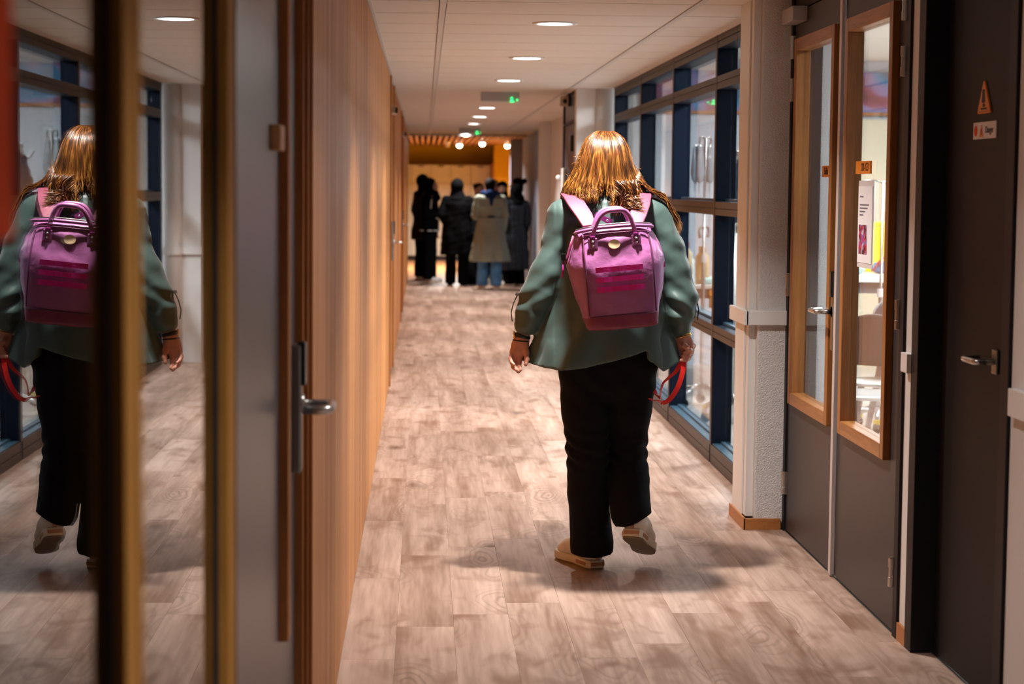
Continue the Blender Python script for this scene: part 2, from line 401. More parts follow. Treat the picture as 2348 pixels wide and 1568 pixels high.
leaf_with_hole('leaf', 'door_gloss', d2, -0.325, -0.290, 1.90, 3.05, 0.006, 2.16, 1.915, 2.80, 0.62, 2.04)
framed_window(d2, -0.290, 1, 1.902, 2.865, 0.57, 2.09, 0.095, 0.020, 'glass_near', xg=-0.291, m='bead_oak', w0=0.022)
d5 = struct('door_5', 'plain grey door with card lock and lever handle beside the oak boards', 'door')
leaf_with_hole('leaf', 'door_gloss', d5, -0.325, -0.286, 3.055, 4.44, 0.006, 2.16, 3.985, 4.02, 0.60, 1.79)
wf5 = framed_window(d5, -0.286, 1, 3.965, 4.042, 0.55, 1.835, 0.030, 0.018, 'glass_near', m='jamb_oak', mf='frame_oak_flat')
lock(d5, -0.286, 4.31, 0.845, 1.125, 1, 0.024)
lever(d5, -0.264, 4.31, 0.995, 1, -1, 0.068, 0.125)
box('door_number', 'tag_wood', d5, -0.286, -0.268, 3.74, 3.86, 1.532, 1.580, 0.002, label='small tan wooden room tag')
fr = struct('trim_1', 'oak door jamb beside the grey door at the start of the oak boards', 'trim')
box('jamb', 'jamb_oak', fr, -0.33, -0.268, 4.445, 4.47, 0, 2.2, 0.002)
box('jamb_bead', 'frame_oak', fr, -0.33, -0.258, 4.47, 4.49, 0, 2.2, 0.003)
box('jamb', 'jamb_oak', fr, -0.33, XL + 0.001, 4.49, 4.515, 0, ZC, 0.003)
box('door_head', 'door_gloss', fr, -0.33, -0.28, 0.70, 4.445, 2.165, ZC + 0.03)
wn = struct('wall_left_near', 'dark plain wall end beside the near glazed door', 'wall')
box('wall_panel', 'door_gloss', wn, -0.33, -0.27, -4.0, 0.695, 0, ZC + 0.03)
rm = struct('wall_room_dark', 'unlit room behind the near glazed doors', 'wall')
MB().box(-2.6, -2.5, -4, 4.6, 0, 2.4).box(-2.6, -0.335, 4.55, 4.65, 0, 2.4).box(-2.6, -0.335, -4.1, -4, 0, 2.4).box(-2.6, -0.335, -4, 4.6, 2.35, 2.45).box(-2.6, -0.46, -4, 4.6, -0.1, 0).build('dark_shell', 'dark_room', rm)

# ---- right side: pillar, double doors, near black door
pr = struct('wall_right_pillar', 'white rough-plastered pillar between the glazed wall and the grey double doors', 'pillar')
box('plaster_block', 'plaster', pr, 1.432, 1.70, 8.465, 8.86, 0, ZC + 0.02, 0.006)
box('cable_duct', 'duct_white', pr, 1.398, 1.432, 8.50, 8.86, 0.05, ZC, 0.003)
box('duct_lid', 'duct_white', pr, 1.390, 1.398, 8.56, 8.80, 0.05, ZC, 0.002)
box('dado_rail', 'duct_white', pr, 1.378, 1.56, 8.440, 8.465, 0.885, 0.947, 0.003)
box('dado_rail', 'duct_white', pr, 1.370, 1.390, 8.440, 8.86, 0.885, 0.947, 0.003)
b0 = struct('baseboard_right', 'short oak baseboard around the foot of the white pillar', 'baseboard')
box('skirting_board', 'base_oak', b0, 1.385, 1.545, 8.448, 8.465, 0, 0.048, 0.001)
box('skirting_board', 'base_oak', b0, 1.383, 1.392, 8.448, 8.86, 0, 0.052, 0.001)

def hinge(parent, y, z, sy=0.0):
    h = MB().lathe([(0.009, 0), (0.0095, 0.002), (0.0095, 0.030), (0.0075, 0.031), (0.0075, 0.064), (0.0095, 0.065), (0.0095, 0.094), (0.009, 0.097)], (1.548, y, z - 0.05), 12).box(1.552, 1.562, y - 0.022, y + 0.022, z - 0.05, z + 0.047)
    return h.build('hinge', 'steel', parent, smooth=False)
jf = struct('trim_2', 'black steel door frame around the grey double doors', 'trim')
box('frame_post', 'frame_black', jf, 1.552, 1.68, 8.42, 8.465, 0, ZC, 0.002)
box('frame_post', 'frame_black', jf, 1.552, 1.68, 6.37, 6.425, 0, ZC, 0.002)
box('frame_head', 'frame_black', jf, 1.56, 1.68, 6.425, 8.42, 2.215, ZC + 0.02)
box('threshold', 'steel', jf, 1.556, 1.564, 6.43, 8.42, 0, 0.004)
def grey_door(n, y0, y1, wy0, wy1, hy, label):
    d = struct('door_%d' % n, label, 'door')
    leaf_with_hole('leaf', 'door_grey', d, 1.562, 1.602, y0, y1, 0.008, 2.21, wy0 + 0.03, wy1 - 0.03, 0.60, 2.06)
    framed_window(d, 1.562, -1, wy0, wy1, 0.565, 2.09, 0.05, 0.024, 'glass', 0.012)
    for z in (0.211, 1.063, 1.886, 2.065): hinge(d, hy, z)
    return d
d6 = grey_door(6, 7.445, 8.418, 7.50, 8.315, 8.425, 'grey door leaf with oak-framed window, next to the white pillar')
lock(d6, 1.562, 7.472, 0.858, 1.155, -1, 0.018)
lever(d6, 1.544, 7.472, 1.005, -1, 1, 0.06, 0.125)
box('astragal', 'alu', d6, 1.546, 1.562, 7.405, 7.443, 0.01, 2.21, 0.002, label='pale metal meeting strip')
MB().box(1.50, 1.562, 8.16, 8.41, 2.155, 2.215).build('door_closer', 'grey_plastic', d6, bevel=0.004)
d7 = grey_door(7, 6.43, 7.40, 6.555, 7.30, 6.44, 'grey door leaf with oak-framed window and a paper notice')
def room_tag(parent, y0, y1, z0, z1, txt, size, ty):
    t = box('room_tag', 'sign_orange', parent, 1.5635, 1.5705, y0, y1, z0, z1, 0.0015)
    text_mesh('lettering', txt, size, 'print_black', t, (1.5632, ty, (z0 + z1) / 2), (PI / 2, 0, -PI / 2), 0.95)
    return t
room_tag(d6, 7.56, 7.805, 1.515, 1.56, 'Skills', 0.042, 7.725)
room_tag(d7, 6.955, 7.192, 1.524, 1.57, '120-123', 0.040, 7.045)
# paper notice in a clear sleeve on the pane of the near leaf
no = box('notice', 'sleeve', d7, 1.5665, 1.5685, 6.905, 7.145, 1.19, 1.50, 0.0005, label='paper notice with a photo in a clear sleeve')
box('notice_paper', 'paper', no, 1.5645, 1.5664, 6.913, 7.138, 1.208, 1.480)
for y0, y1, z in ((7.112, 7.055, 1.443), (7.112, 6.965, 1.414), (7.112, 6.985, 1.402), (7.112, 7.020, 1.390), (7.112, 7.052, 1.378)):
    box('text_line', 'print_grey', no, 1.5642, 1.5646, y0, y1, z - 0.0028, z + 0.0028)
pm, pn, plk, pb = nt('notice_photo')
ptc = pn.new('ShaderNodeTexCoord'); pnz = pn.new('ShaderNodeTexNoise'); pnz.inputs['Scale'].default_value = 42; pnz.inputs['Detail'].default_value = 1
pcr = pn.new('ShaderNodeValToRGB'); pcr.color_ramp.interpolation = 'CONSTANT'
for i, (p, c) in enumerate(((0, (0.02, 0.01, 0.02)), (0.42, (0.45, 0.02, 0.03)), (0.5, (0.5, 0.02, 0.22)), (0.56, (0.06, 0.25, 0.5)), (0.64, (0.55, 0.5, 0.5)))):
    e = pcr.color_ramp.elements[i] if i < 2 else pcr.color_ramp.elements.new(p)
    e.position = p; e.color = (*c, 1)
plk.new(ptc.outputs['Object'], pnz.inputs['Vector']); plk.new(pnz.outputs['Fac'], pcr.inputs[0]); plk.new(pcr.outputs[0], pb.inputs['Base Color'])
MATS['notice_photo'] = pm
box('notice_picture', 'notice_photo', no, 1.5641, 1.5646, 6.985, 7.118, 1.238, 1.268 - 0.03 + 0.105)

# white strip of wall, then the black door
ws = struct('wall_right_near', 'white wall beside the black door on the right', 'wall')
box('wall_strip', 'paint_white', ws, 1.562, 1.70, 6.262, 6.37, 0, ZC + 0.02)
box('dado_rail', 'duct_white', ws, 1.54, 1.562, 6.262, 6.345, 0.885, 0.947, 0.002)
box('skirting_board', 'base_oak', ws, 1.553, 1.562, 6.255, 6.368, 0, 0.058, 0.001)
box('wall_block', 'paint_white', ws, 1.562, 1.74, -4.0, 5.20, 0, ZC + 0.02)
box('dado_rail', 'duct_white', ws, 1.54, 1.562, -4.0, 5.16, 0.878, 0.951, 0.002)
jn = struct('trim_3', 'black door frame at the right edge of the view', 'trim')
box('frame_post', 'frame_black', jn, 1.553, 1.70, 6.178, 6.26, 0, ZC, 0.003)
box('frame_post', 'frame_black', jn, 1.553, 1.70, 5.205, 5.28, 0, ZC, 0.003)
box('frame_head', 'frame_black', jn, 1.56, 1.70, 5.28, 6.178, 2.2, ZC + 0.02)
box('threshold', 'steel', jn, 1.618, 1.626, 5.28, 6.178, 0, 0.004)
d8 = struct('door_8', 'almost black door with a triangular warning sign, right edge', 'door')
box('leaf', 'door_black', d8, 1.625, 1.665, 5.285, 6.175, 0.006, 2.195, 0.002)
lever(d8, 1.618, 5.56, 0.985, -1, 1, 0.058, 0.12)
box('rosette_plate', 'steel_dark', d8, 1.616, 1.625, 5.535, 5.585, 0.95, 1.02, 0.004)
# triangular orange warning sign and white label
tri = [(5.806, 1.692), (5.808, 1.700), (5.752, 1.786), (5.742, 1.786), (5.676, 1.698), (5.679, 1.692)]
ts = MB().prism(tri, 'x', 1.619, 1.6248).build('warning_sign', 'sign_orange', d8, bevel=0.0012, label='orange triangular warning sign')
MB().prism([(5.765, 1.727), (5.757, 1.762), (5.737, 1.762), (5.729, 1.727), (5.741, 1.722), (5.753, 1.722)][::-1], 'x', 1.6182, 1.6191).build('warning_mark', 'print_black', ts)
MB().lathe([(0.0095, 0), (0.0095, 0.0009)], (1.6182, 5.742, 1.7155), 16, 'x', 1.3, 0.55).build('warning_dot', 'print_black', ts)
box('warning_line', 'print_black', ts, 1.6184, 1.6191, 5.712, 5.772, 1.7035, 1.7085)
box('warning_line', 'print_black', ts, 1.6184, 1.6191, 5.69, 5.793, 1.6965, 1.6975)
lb = box('warning_label', 'paper', d8, 1.6215, 1.6248, 5.621, 5.855, 1.619, 1.668, 0.0006, label='white label reading danger with small symbols')
MB().lathe([(0.016, 0), (0.016, 0.0008), (0.0125, 0.0009), (0.0125, 0.0001)], (1.6208, 5.827, 1.6435), 20, 'x', 1, 1).build('label_ring', 'red_film', lb)
MB().prism([(5.79, 1.625), (5.768, 1.662), (5.746, 1.625)], 'x', 1.6206, 1.6214).build('label_triangle', 'sign_orange', lb)
box('label_mark', 'print_black', lb, 1.6202, 1.6207, 5.771, 5.765, 1.630, 1.648)
text_mesh('lettering', 'Danger', 0.028, 'print_grey', lb, (1.6206, 5.686, 1.6435), (PI / 2, 0, -PI / 2), 1.0)

# ---- glazed wall on the right: navy frame, transoms, panes
gw = struct('window_1', 'tall glazed wall with dark navy steel frame looking into the skills lab', 'window')
ms = [8.86, 10.49, 12.33, 14.19, 16.15]
mpos = [8.88, 10.50, 12.335, 14.20, 16.16]
ZT = [(2.20, ZC), (1.985, 2.055), (1.325, 1.397), (0.677, 0.745), (0.0, 0.105)]
for i, y in enumerate(mpos):
    box('mullion', 'frame_navy', gw, XR, XR + 0.105, y, y + 0.06, 0, ZC, 0.003)
    box('mullion_cap', 'frame_reflect_brown', gw, XR - 0.004, XR, y + 0.004, y + 0.056, 0.10, ZC, 0.001)
for z0, z1 in ZT:
    for i in range(4):
        a, b = mpos[i] + 0.06, mpos[i + 1]
        t = box('transom', 'frame_navy', gw, XR + 0.002, XR + 0.105, a, b, z0, z1, 0.003)
        zz = (z0 + z1) / 2
        box('transom_rib', 'frame_reflect_brown', t, XR - 0.003, XR + 0.002, a, b, zz + 0.002, z1 - 0.001, 0.001)
        box('transom_rib', 'frame_reflect_brown', t, XR - 0.003, XR + 0.002, a, b, z0 + 0.001, zz - 0.002, 0.001)
for i in range(4):
    a, b = mpos[i] + 0.06, mpos[i + 1]
    for (z0, _), (_, z1) in zip(ZT[:-1], ZT[1:]):
        box('pane', 'glass', gw, XR + 0.072, XR + 0.078, a + 0.002, b - 0.002, z1, z0)
        box('glazing_bead', 'sill_lit_navy', gw, XR + 0.05, XR + 0.072, a, b, z1, z1 + 0.014, 0.002)
    box('sill', 'sill_lit_navy', gw, XR + 0.004, XR + 0.07, a, b, 0.105, 0.109)

# ---- beyond the glazed wall on the right
we = struct('wall_right_end', 'white wall and column beyond the glazed wall', 'wall')
box('wall_block', 'paint_white', we, 1.245, 1.72, 16.40, 16.62, 0, ZC + 0.02)
MB().lathe([(0.078, 0), (0.078, ZC)], (1.478, 16.40, 0), 24).build('round_column', 'duct_white', we, smooth=True)
box('dado_rail', 'duct_white', we, 1.235, 1.40, 16.375, 16.40, 0.885, 0.947, 0.003)
MB().lathe([(0.092, 0.885), (0.092, 0.947)], (1.478, 16.395, 0), 24).build('dado_rail', 'duct_white', we)
box('wall_run', 'paint_white', we, 1.575, 1.72, 18.05, 25.0, 0, ZC + 0.02)
box('wall_return', 'paint_white', we, 1.436, 1.72, 24.9, 25.2, 0, ZC + 0.02)
box('wall_return', 'paint_white', we, 1.26, 1.72, 18.02, 18.12, 0, ZC + 0.02)
d9 = struct('door_9', 'grey door with a dark frame standing beyond the glazed wall', 'door')
box('leaf', 'door_gloss', d9, 1.258, 1.30, 16.66, 17.96, 0.006, 2.0, 0.002)
box('head_panel', 'door_gloss', d9, 1.258, 1.30, 16.66, 17.96, 2.03, ZC - 0.01)
for a, b, c, e in ((16.62, 16.67, 0, ZC), (17.95, 18.02, 0, ZC), (16.67, 17.95, 2.0, 2.03), (16.67, 17.95, ZC - 0.02, ZC)):
    box('frame_bar', 'frame_navy', d9, 1.246, 1.31, a, b, c, e)
pb_ = box('pull_bar', 'white_plastic', d9, 1.225, 1.25, 17.70, 17.86, 1.30, 1.63, 0.008, label='white vertical pull with a knob')
MB().lathe([(0.018, 0), (0.024, -0.015), (0.020, -0.035), (0.004, -0.04)], (1.222, 17.9, 1.545), 14, 'x').build('knob', 'white_plastic', pb_, smooth=True)
box('closer_block', 'black_plastic', d9, 1.22, 1.258, 16.72, 16.82, 1.76, 1.90, 0.004)
gy = struct('wall_right_grey', 'blue-grey wall behind the standing students', 'wall')
box('wall_run', 'grey_wall', gy, 1.62, 1.75, 25.2, 33.3, 0, ZC + 0.02)
box('wall_return', 'grey_wall', gy, 1.43, 1.75, 33.2, 33.5, 0, ZC + 0.02)
sd = thing('wall_sensor', 'small beige box on the ceiling edge above the far grey door', 'sensor', (1.205, 17.3, 2.16))
MB().box(-0.035, 0.035, -0.05, 0.05, 0, 0.085).build('housing', 'beige_plastic', sd, bevel=0.01)
MB().lathe([(0.02, 0), (0.016, -0.01), (0.004, -0.016)], (0, -0.05, 0.04), 14, 'y').build('lens', 'black_plastic', sd, smooth=True)
box('bracket', 'black_plastic', sd, 0.03, 0.052, -0.02, 0.02, 0.0, 0.11)

# ---- back end of the corridor behind the camera
wb = struct('wall_back', 'white end wall of the corridor behind the camera', 'wall')
box('wall_block', 'paint_white', wb, -0.45, 1.75, -4.1, -4.0, 0, ZC + 0.05)

# ---- hall at the end: yellow walls, slatted ceiling
hw = struct('wall_hall', 'yellow wall around the lockers at the far end', 'wall')
box('wall_front', 'yellow_wall', hw, 1.335, 2.4, 38.2, 39.6, 0, 2.5)
box('wall_rear', 'yellow_wall', hw, -4.2, 1.335, 39.55, 39.7, 0, 2.5)
box('wall_side', 'paint_white', hw, -4.3, -4.2, 31.3, 39.6, 0, 2.5)
box('wall_side', 'yellow_wall', hw, 2.3, 2.4, 33.3, 38.3, 0, 2.5)
box('wall_partition', 'paint_white', hw, -4.2, -0.30, 31.2, 31.35, 0, 2.5)
box('niche_cheek', 'jamb_oak', hw, 1.30, 1.335, 38.25, 39.5, 0, 1.9)
hc = struct('ceiling_hall', 'slatted timber ceiling over the locker hall', 'ceiling')
box('hall_ceiling_void', 'backing', hc, -4.2, 2.4, 31.4, 39.7, 2.36, 2.40)
sl = box('slat', 'slat_oak', hc, -0.022, 0.022, 31.42, 39.5, 2.24, 2.30)
sl.location = (-1.6, 0, 0)
x = -1.6 + 0.098
while x < 2.3:
    inst(sl, 'slat', hc, (x, 0, 0)); x += 0.098
# ================================================================== LAMPS
WARM = (1.0, 0.92, 0.85)
def downlight(y, label):
    t = thing('downlight', label, 'ceiling light', (0.637, y, ZC), group='round downlights along the corridor ceiling')
    MB().lathe([(0.112, 0.0), (0.112, -0.005), (0.104, -0.008), (0.088, -0.007), (0.086, -0.002)], (0, 0, 0), 36).build('trim_ring', 'white_plastic', t, smooth=True)
    MB().lathe([(0.085, -0.0015), (0.085, -0.0045), (0.05, -0.0052)], (0, 0, 0), 36).build('diffuser', 'lamp_on', t)
    l = area_light('downlight_bulb', (0, 0, -0.010), 0.10, DOWNLIGHT_W * (0.30 if 3 < y < 6 else 0.6 if y < 3 else 1.0), WARM, t, spread=math.radians(112))
    return t
dl = [('first', -0.73), ('second', 1.92), ('third', 4.57)]
LY = [2.08] + [9.87 + 2.68 * k for k in range(-2, 9)]  # first lamp is added, off the regular spacing, to light the near frame fronts
ords = {9.87: 'large round downlight nearest in view above the walking woman', 12.55: 'round downlight, second in the row above the glazed wall',
        15.23: 'round downlight, third in the row just before the grey exit light box'}
for y in LY:
    y = round(y, 2)
    if y in ords: lab = ords[y]
    elif y < 3: lab = 'added unseen downlight above the near reflecting glass doors'
    elif y < 5: lab = 'round downlight above the grey door with the lever handle'
    elif y < 9: lab = 'round downlight straight above the walking woman'
    elif y < 18.5: lab = 'round downlight hidden behind the grey exit light box'
    else: lab = {20.59: 'small round downlight, first beyond the nearer exit light box', 23.27: 'small round downlight, second beyond the nearer exit light box', 25.95: 'small round downlight just before the farther exit light', 28.63: 'tiny round downlight right behind the farther exit light', 31.31: 'last tiny downlight at the edge of the slatted ceiling'}[y]
    downlight(y, lab)
def exit_light(x, y, wd, label):
    t = thing('exit_light', label, 'exit light', (x, y, ZC))
    MB().prism([(-0.04, 0), (0.04, 0), (0.035, -0.075), (-0.03, -0.075)], 'x', -wd / 2, wd / 2).build('housing', 'grey_plastic', t, bevel=0.004)
    box('diffuser', 'white_plastic', t, -wd / 2 + 0.01, wd / 2 - 0.01, -0.032, 0.035, -0.088, -0.0755, 0.003)
    # running figure
    f = MB().lathe([(0.001, 0), (0.0085, 0.002), (0.0085, 0.005), (0.001, 0.006)], (0.10, -0.048, -0.052), 12, 'y')
    f.prism([(0.090, -0.062), (0.104, -0.062), (0.110, -0.076), (0.120, -0.084), (0.116, -0.088), (0.102, -0.080), (0.094, -0.088), (0.086, -0.088), (0.093, -0.076)], 'y', -0.048, -0.043)
    f.build('running_figure', 'green_on', t)
    MB().prism([(0.140, -0.060), (0.158, -0.067), (0.140, -0.074)], 'y', -0.048, -0.043).build('arrow', 'green_on', t)
    return t
exit_light(0.645, 17.2, 0.33, 'grey box exit light with green running figure on the corridor ceiling, nearer one')
exit_light(0.63, 28.0, 0.30, 'farther exit light with green figure near the slatted ceiling')
# hall spots
for i, (x, y, on, lab) in enumerate(((0.40, 35.2, False, 'unlit round spot in the slatted ceiling, leftmost'), (0.62, 35.6, True, 'lit round spot second from left in the slatted ceiling'),
                            (0.98, 34.0, True, 'lit round spot in the middle of the slatted ceiling'), (1.47, 35.6, True, 'lit round spot at the right end of the slatted ceiling'))):
    t = thing('ceiling_spot', lab, 'spot light', (x, y, 2.25), group='spots in the slatted ceiling')
    MB().lathe([(0.05, 0.0), (0.055, -0.03), (0.05, -0.06), (0.042, -0.062)], (0, 0, 0), 18).build('spot_body', 'white_plastic', t, smooth=True)
    MB().lathe([(0.04, -0.061), (0.045, -0.075), (0.036, -0.10), (0.012, -0.112)], (0, 0, 0), 18).build('spot_bulb', 'spot_on' if on else 'beige_plastic', t, smooth=True)
    if on: area_light('spot_lamp', (0, 0, -0.13), 0.09, HALL_W, (1.0, 0.94, 0.88), t, spread=math.radians(160))

# ================================================================== LOCKERS
lm_body = None
lc_names = ['leftmost', 'second from left', 'third from left', 'fourth from left', 'fifth from left']
LW = 0.386
for i in range(5):
    x0 = 1.288 - LW * (5 - i)
    t = thing('locker', 'cream locker column at the far end, %s of the row' % lc_names[i], 'locker', (x0, 38.98, 0), group='cream lockers in the hall')
    box('locker_body', 'locker_cream', t, 0.002, LW - 0.002, 0.02, 0.5, 0.09, 1.87)
    box('plinth', 'black_plastic', t, 0.0, LW, 0.03, 0.5, 0, 0.09)
    for r in range(5):
        z0 = 0.095 + r * 0.354
        d = box('locker_door', 'locker_cream', t, 0.006, LW - 0.006, 0.0, 0.02, z0, z0 + 0.346, 0.004)
        if r == 4: box('locker_vent', 'print_black', d, LW / 2 - 0.055, LW / 2 + 0.055, -0.004, 0.0, z0 + 0.315, z0 + 0.338)
        MB().lathe([(0.012, 0), (0.012, -0.012), (0.006, -0.014)], (LW - 0.05, 0, z0 + 0.17), 10, 'y').build('locker_lock', 'steel_dark', d)

# ================================================================== SKILLS LAB behind the glass
lw = struct('wall_lab', 'white wall of the skills lab behind the glass', 'wall')
LX = 7.0; LZ = 2.52
box('wall_rear', 'lab_wall', lw, 1.72, LX, 16.42, 16.55, 0, LZ)
box('wall_side', 'lab_wall', lw, LX, LX + 0.1, 5.2, 16.5, 0, LZ)
box('wall_front', 'lab_wall', lw, 1.74, LX, 5.1, 5.2, 0, LZ)
box('bulkhead', 'lab_wall', lw, 1.66, 1.70, 5.2, 16.42, ZC + 0.022, LZ)
box('cream_panel', 'lab_cream', lw, 3.05, LX, 16.33, 16.42, 0, 2.04)
pc = struct('wall_lab_pillar', 'white rough-plastered pillar seen through the door next to the corridor pillar', 'pillar')
box('plaster_block', 'plaster', pc, 1.79, 1.95, 8.95, 9.3, 0, LZ, 0.004)
box('edge_strip', 'grey_plastic', pc, 1.765, 1.79, 8.97, 9.28, 0, LZ)
lf = struct('floor_lab', 'pale smooth floor of the skills lab', 'floor')
box('floor_slab', 'lab_floor', lf, 1.70, LX, 5.1, 16.5, -0.1, 0.0)
lcg = struct('ceiling_lab', 'white tiled ceiling of the skills lab', 'ceiling')
box('ceiling_slab', 'ceil_void', lcg, 1.62, LX, 5.1, 16.5, LZ + 0.03, LZ + 0.06)
tp = None
for a in range(5):
    for b in range(18):
        x, y = 1.70 + a * 1.2, 5.25 + b * 0.62
        if tp is None: tp = box('ceiling_tile', 'tile', lcg, 0.004, 1.196, 0.004, 0.616, LZ, LZ + 0.02); tp.location = (x, y, 0)
        else: inst(tp, 'ceiling_tile', lcg, (x, y, 0))
# mural band along the rear wall
mm, mn, mlk, mbs = nt('mural')
tc_ = mn.new('ShaderNodeTexCoord'); nz_ = mn.new('ShaderNodeTexNoise'); nz_.inputs['Scale'].default_value = 2.1; nz_.inputs['Detail'].default_value = 2.5; nz_.inputs['Distortion'].default_value = 0.8
cr_ = mn.new('ShaderNodeValToRGB')
for i, (p, c) in enumerate(((0.30, (0.10, 0.03, 0.05)), (0.42, (0.30, 0.08, 0.14)), (0.48, (0.32, 0.25, 0.50)), (0.56, (0.06, 0.28, 0.55)), (0.68, (0.03, 0.10, 0.16)))):
    e = cr_.color_ramp.elements[i] if i < 2 else cr_.color_ramp.elements.new(p)
    e.position = p; e.color = (*c, 1)
mlk.new(tc_.outputs['Object'], nz_.inputs['Vector']); mlk.new(nz_.outputs['Fac'], cr_.inputs[0]); mlk.new(cr_.outputs[0], mbs.inputs['Base Color'])
MATS['mural'] = mm
mu = thing('wall_mural', 'blue and purple mural band high on the lab rear wall', 'mural', (0, 16.41, 0))
box('mural_panel', 'mural', mu, 1.76, 6.5, -0.02, 0.0, 2.10, 2.43)
box('mural_ledge', 'base_oak', mu, 1.76, 6.5, -0.04, 0.0, 2.075, 2.10)
COOL = (0.88, 0.95, 1.0)
for i, (x, y) in enumerate(((2.66, 11.5), (2.66, 14.4), (4.6, 10.0), (4.6, 13.2), (2.9, 7.3))):  # the last panel is added to brighten the lab pillar
    lab = ['white panel light in the lab ceiling seen through the notice door', 'white panel light near the lab rear wall by the windows', 'white panel light deep in the lab, nearer the doors', 'white panel light deep in the lab, nearer the mural', 'added panel light just inside the grey double doors, brightening the lab pillar'][i]
    t = thing('panel_light', lab, 'ceiling light', (x, y, LZ), group='panel lights in the lab')
    MB().box(-0.31, 0.31, -0.31, 0.31, -0.012, 0).build('panel_frame', 'white_plastic', t, bevel=0.003)
    box('panel_diffuser', 'panel_on', t, -0.28, 0.28, -0.28, 0.28, -0.016, -0.0125)
    area_light('panel_lamp', (0, 0, -0.03), 0.56, LAB_W, COOL, t, 'SQUARE') if i < 4 else area_light('panel_lamp', (0, 0, -0.03), 0.56, LAB_W * 0.4, COOL, t, 'SQUARE')

mat('clear_bag', (0.36, 0.41, 0.46), 0.12, spec=0.6)
mat('blood', (0.45, 0.01, 0.02), 0.3)
mat('yellow_plastic', (0.85, 0.62, 0.0), 0.4)
mat('skin_model', (0.70, 0.50, 0.36), 0.5)
mat('blue_cloth', (0.10, 0.22, 0.42), 0.7)
mat('teal_cloth', (0.40, 0.68, 0.66), 0.6)
mat('tan_plastic', (0.72, 0.52, 0.28), 0.45)
mat('orange_plastic', (0.75, 0.30, 0.04), 0.4)
mat('table_top', (0.80, 0.81, 0.80), 0.3)
mat('chair_grey', (0.10, 0.11, 0.13), 0.5)
mat('chair_leg', (0.34, 0.31, 0.30), 0.5)
mat('denim_dark', (0.06, 0.08, 0.13), 0.8, var=0.4, vscale=20)
mat('clear_bottle', (0.62, 0.68, 0.72), 0.1, spec=0.6)

def iv_stand(x, y, h, label, bags=2, red=0, rz=0.0):
    t = thing('infusion_stand', label, 'infusion stand', (x, y, 0), group='infusion stands in the lab'); t.rotation_euler = (0, 0, rz)
    for k in range(5):
        a = k * 2 * PI / 5 + 0.3
        e = (0.20 * math.cos(a), 0.20 * math.sin(a))
        lg = MB().tube([(0, 0, 0.13), (e[0] * 0.5, e[1] * 0.5, 0.125), (e[0], e[1], 0.085)], [0.02, 0.017, 0.013], 8).build('leg', 'steel', t, smooth=True)
        MB().lathe([(0.028, -0.011), (0.032, -0.008), (0.032, 0.008), (0.028, 0.011)], (e[0], e[1], 0.033), 14, 'x').build('castor', 'black_plastic', lg)
        MB().box(e[0] - 0.013, e[0] + 0.013, e[1] - 0.02, e[1] + 0.02, 0.06, 0.085).build('brake', 'yellow_plastic' if k % 2 else 'grey_plastic', lg)
    MB().lathe([(0.013, 0.1), (0.013, h * 0.55), (0.009, h * 0.55 + 0.01), (0.009, h)], (0, 0, 0), 12).build('pole', 'steel', t, smooth=True)
    MB().lathe([(0.022, 0), (0.022, 0.05)], (0, 0, h * 0.55 - 0.02), 12).build('clamp', 'white_plastic', t)
    for s in (-1, 1):
        MB().tube([(0, 0, h - 0.01), (s * 0.07, 0, h + 0.005), (s * 0.13, 0, h), (s * 0.145, 0, h - 0.03), (s * 0.12, 0, h - 0.045), (s * 0.10, 0, h - 0.03)], 0.0055, 8).build('hook', 'steel_dark', t, smooth=True)
    for k in range(bags):
        s = -1 if k % 2 == 0 else 1
        m = 'blood' if k < red else 'clear_bag'
        xo = s * 0.12; yo = 0.03 * (k // 2)
        b = MB()
        rings = [(0.012, 0.004, h - 0.045), (0.05, 0.012, h - 0.06), (0.056, 0.022, h - 0.15), (0.056, 0.03, h - 0.24), (0.045, 0.02, h - 0.28), (0.012, 0.008, h - 0.30)]
        vs = []; n = 14
        for rx, ry, z in rings:
            for q in range(n):
                a = 2 * PI * q / n; vs.append((xo + rx * math.cos(a), yo + ry * math.sin(a), z))
        fs = [(i * n + q, i * n + (q + 1) % n, (i + 1) * n + (q + 1) % n, (i + 1) * n + q) for i in range(len(rings) - 1) for q in range(n)]
        b.raw(vs, fs + [tuple(range(n - 1, -1, -1)), tuple(range((len(rings) - 1) * n, len(rings) * n))])
        bg = b.build('infusion_bag', m, t, smooth=True)
        MB().lathe([(0.009, 0), (0.009, -0.05), (0.003, -0.055), (0.0025, -0.30)], (xo, yo, h - 0.30), 8).build('drip_line', 'clear_bottle', bg)
    return t
iv1 = iv_stand(1.875, 13.3, 1.80, 'tall infusion stand with clear bags behind the upper glass beside the navy mullion', 4, rz=1.15)
for s in (-1, 1): MB().tube([(0, 0, 1.20), (s * 0.05, 0, 1.205), (s * 0.10, 0, 1.20), (s * 0.115, 0, 1.17), (s * 0.10, 0, 1.14), (s * 0.07, 0, 1.145)], 0.008, 8).build('side_arm', 'steel_dark', iv1, smooth=True)
iv_stand(1.95, 12.45, 1.25, 'low infusion stand with a bent hook arm behind the lower glass', 1, rz=0.8)
iv_stand(2.78, 12.0, 1.52, 'infusion stand with red bags seen through the notice door', 3, 2, rz=0.4)
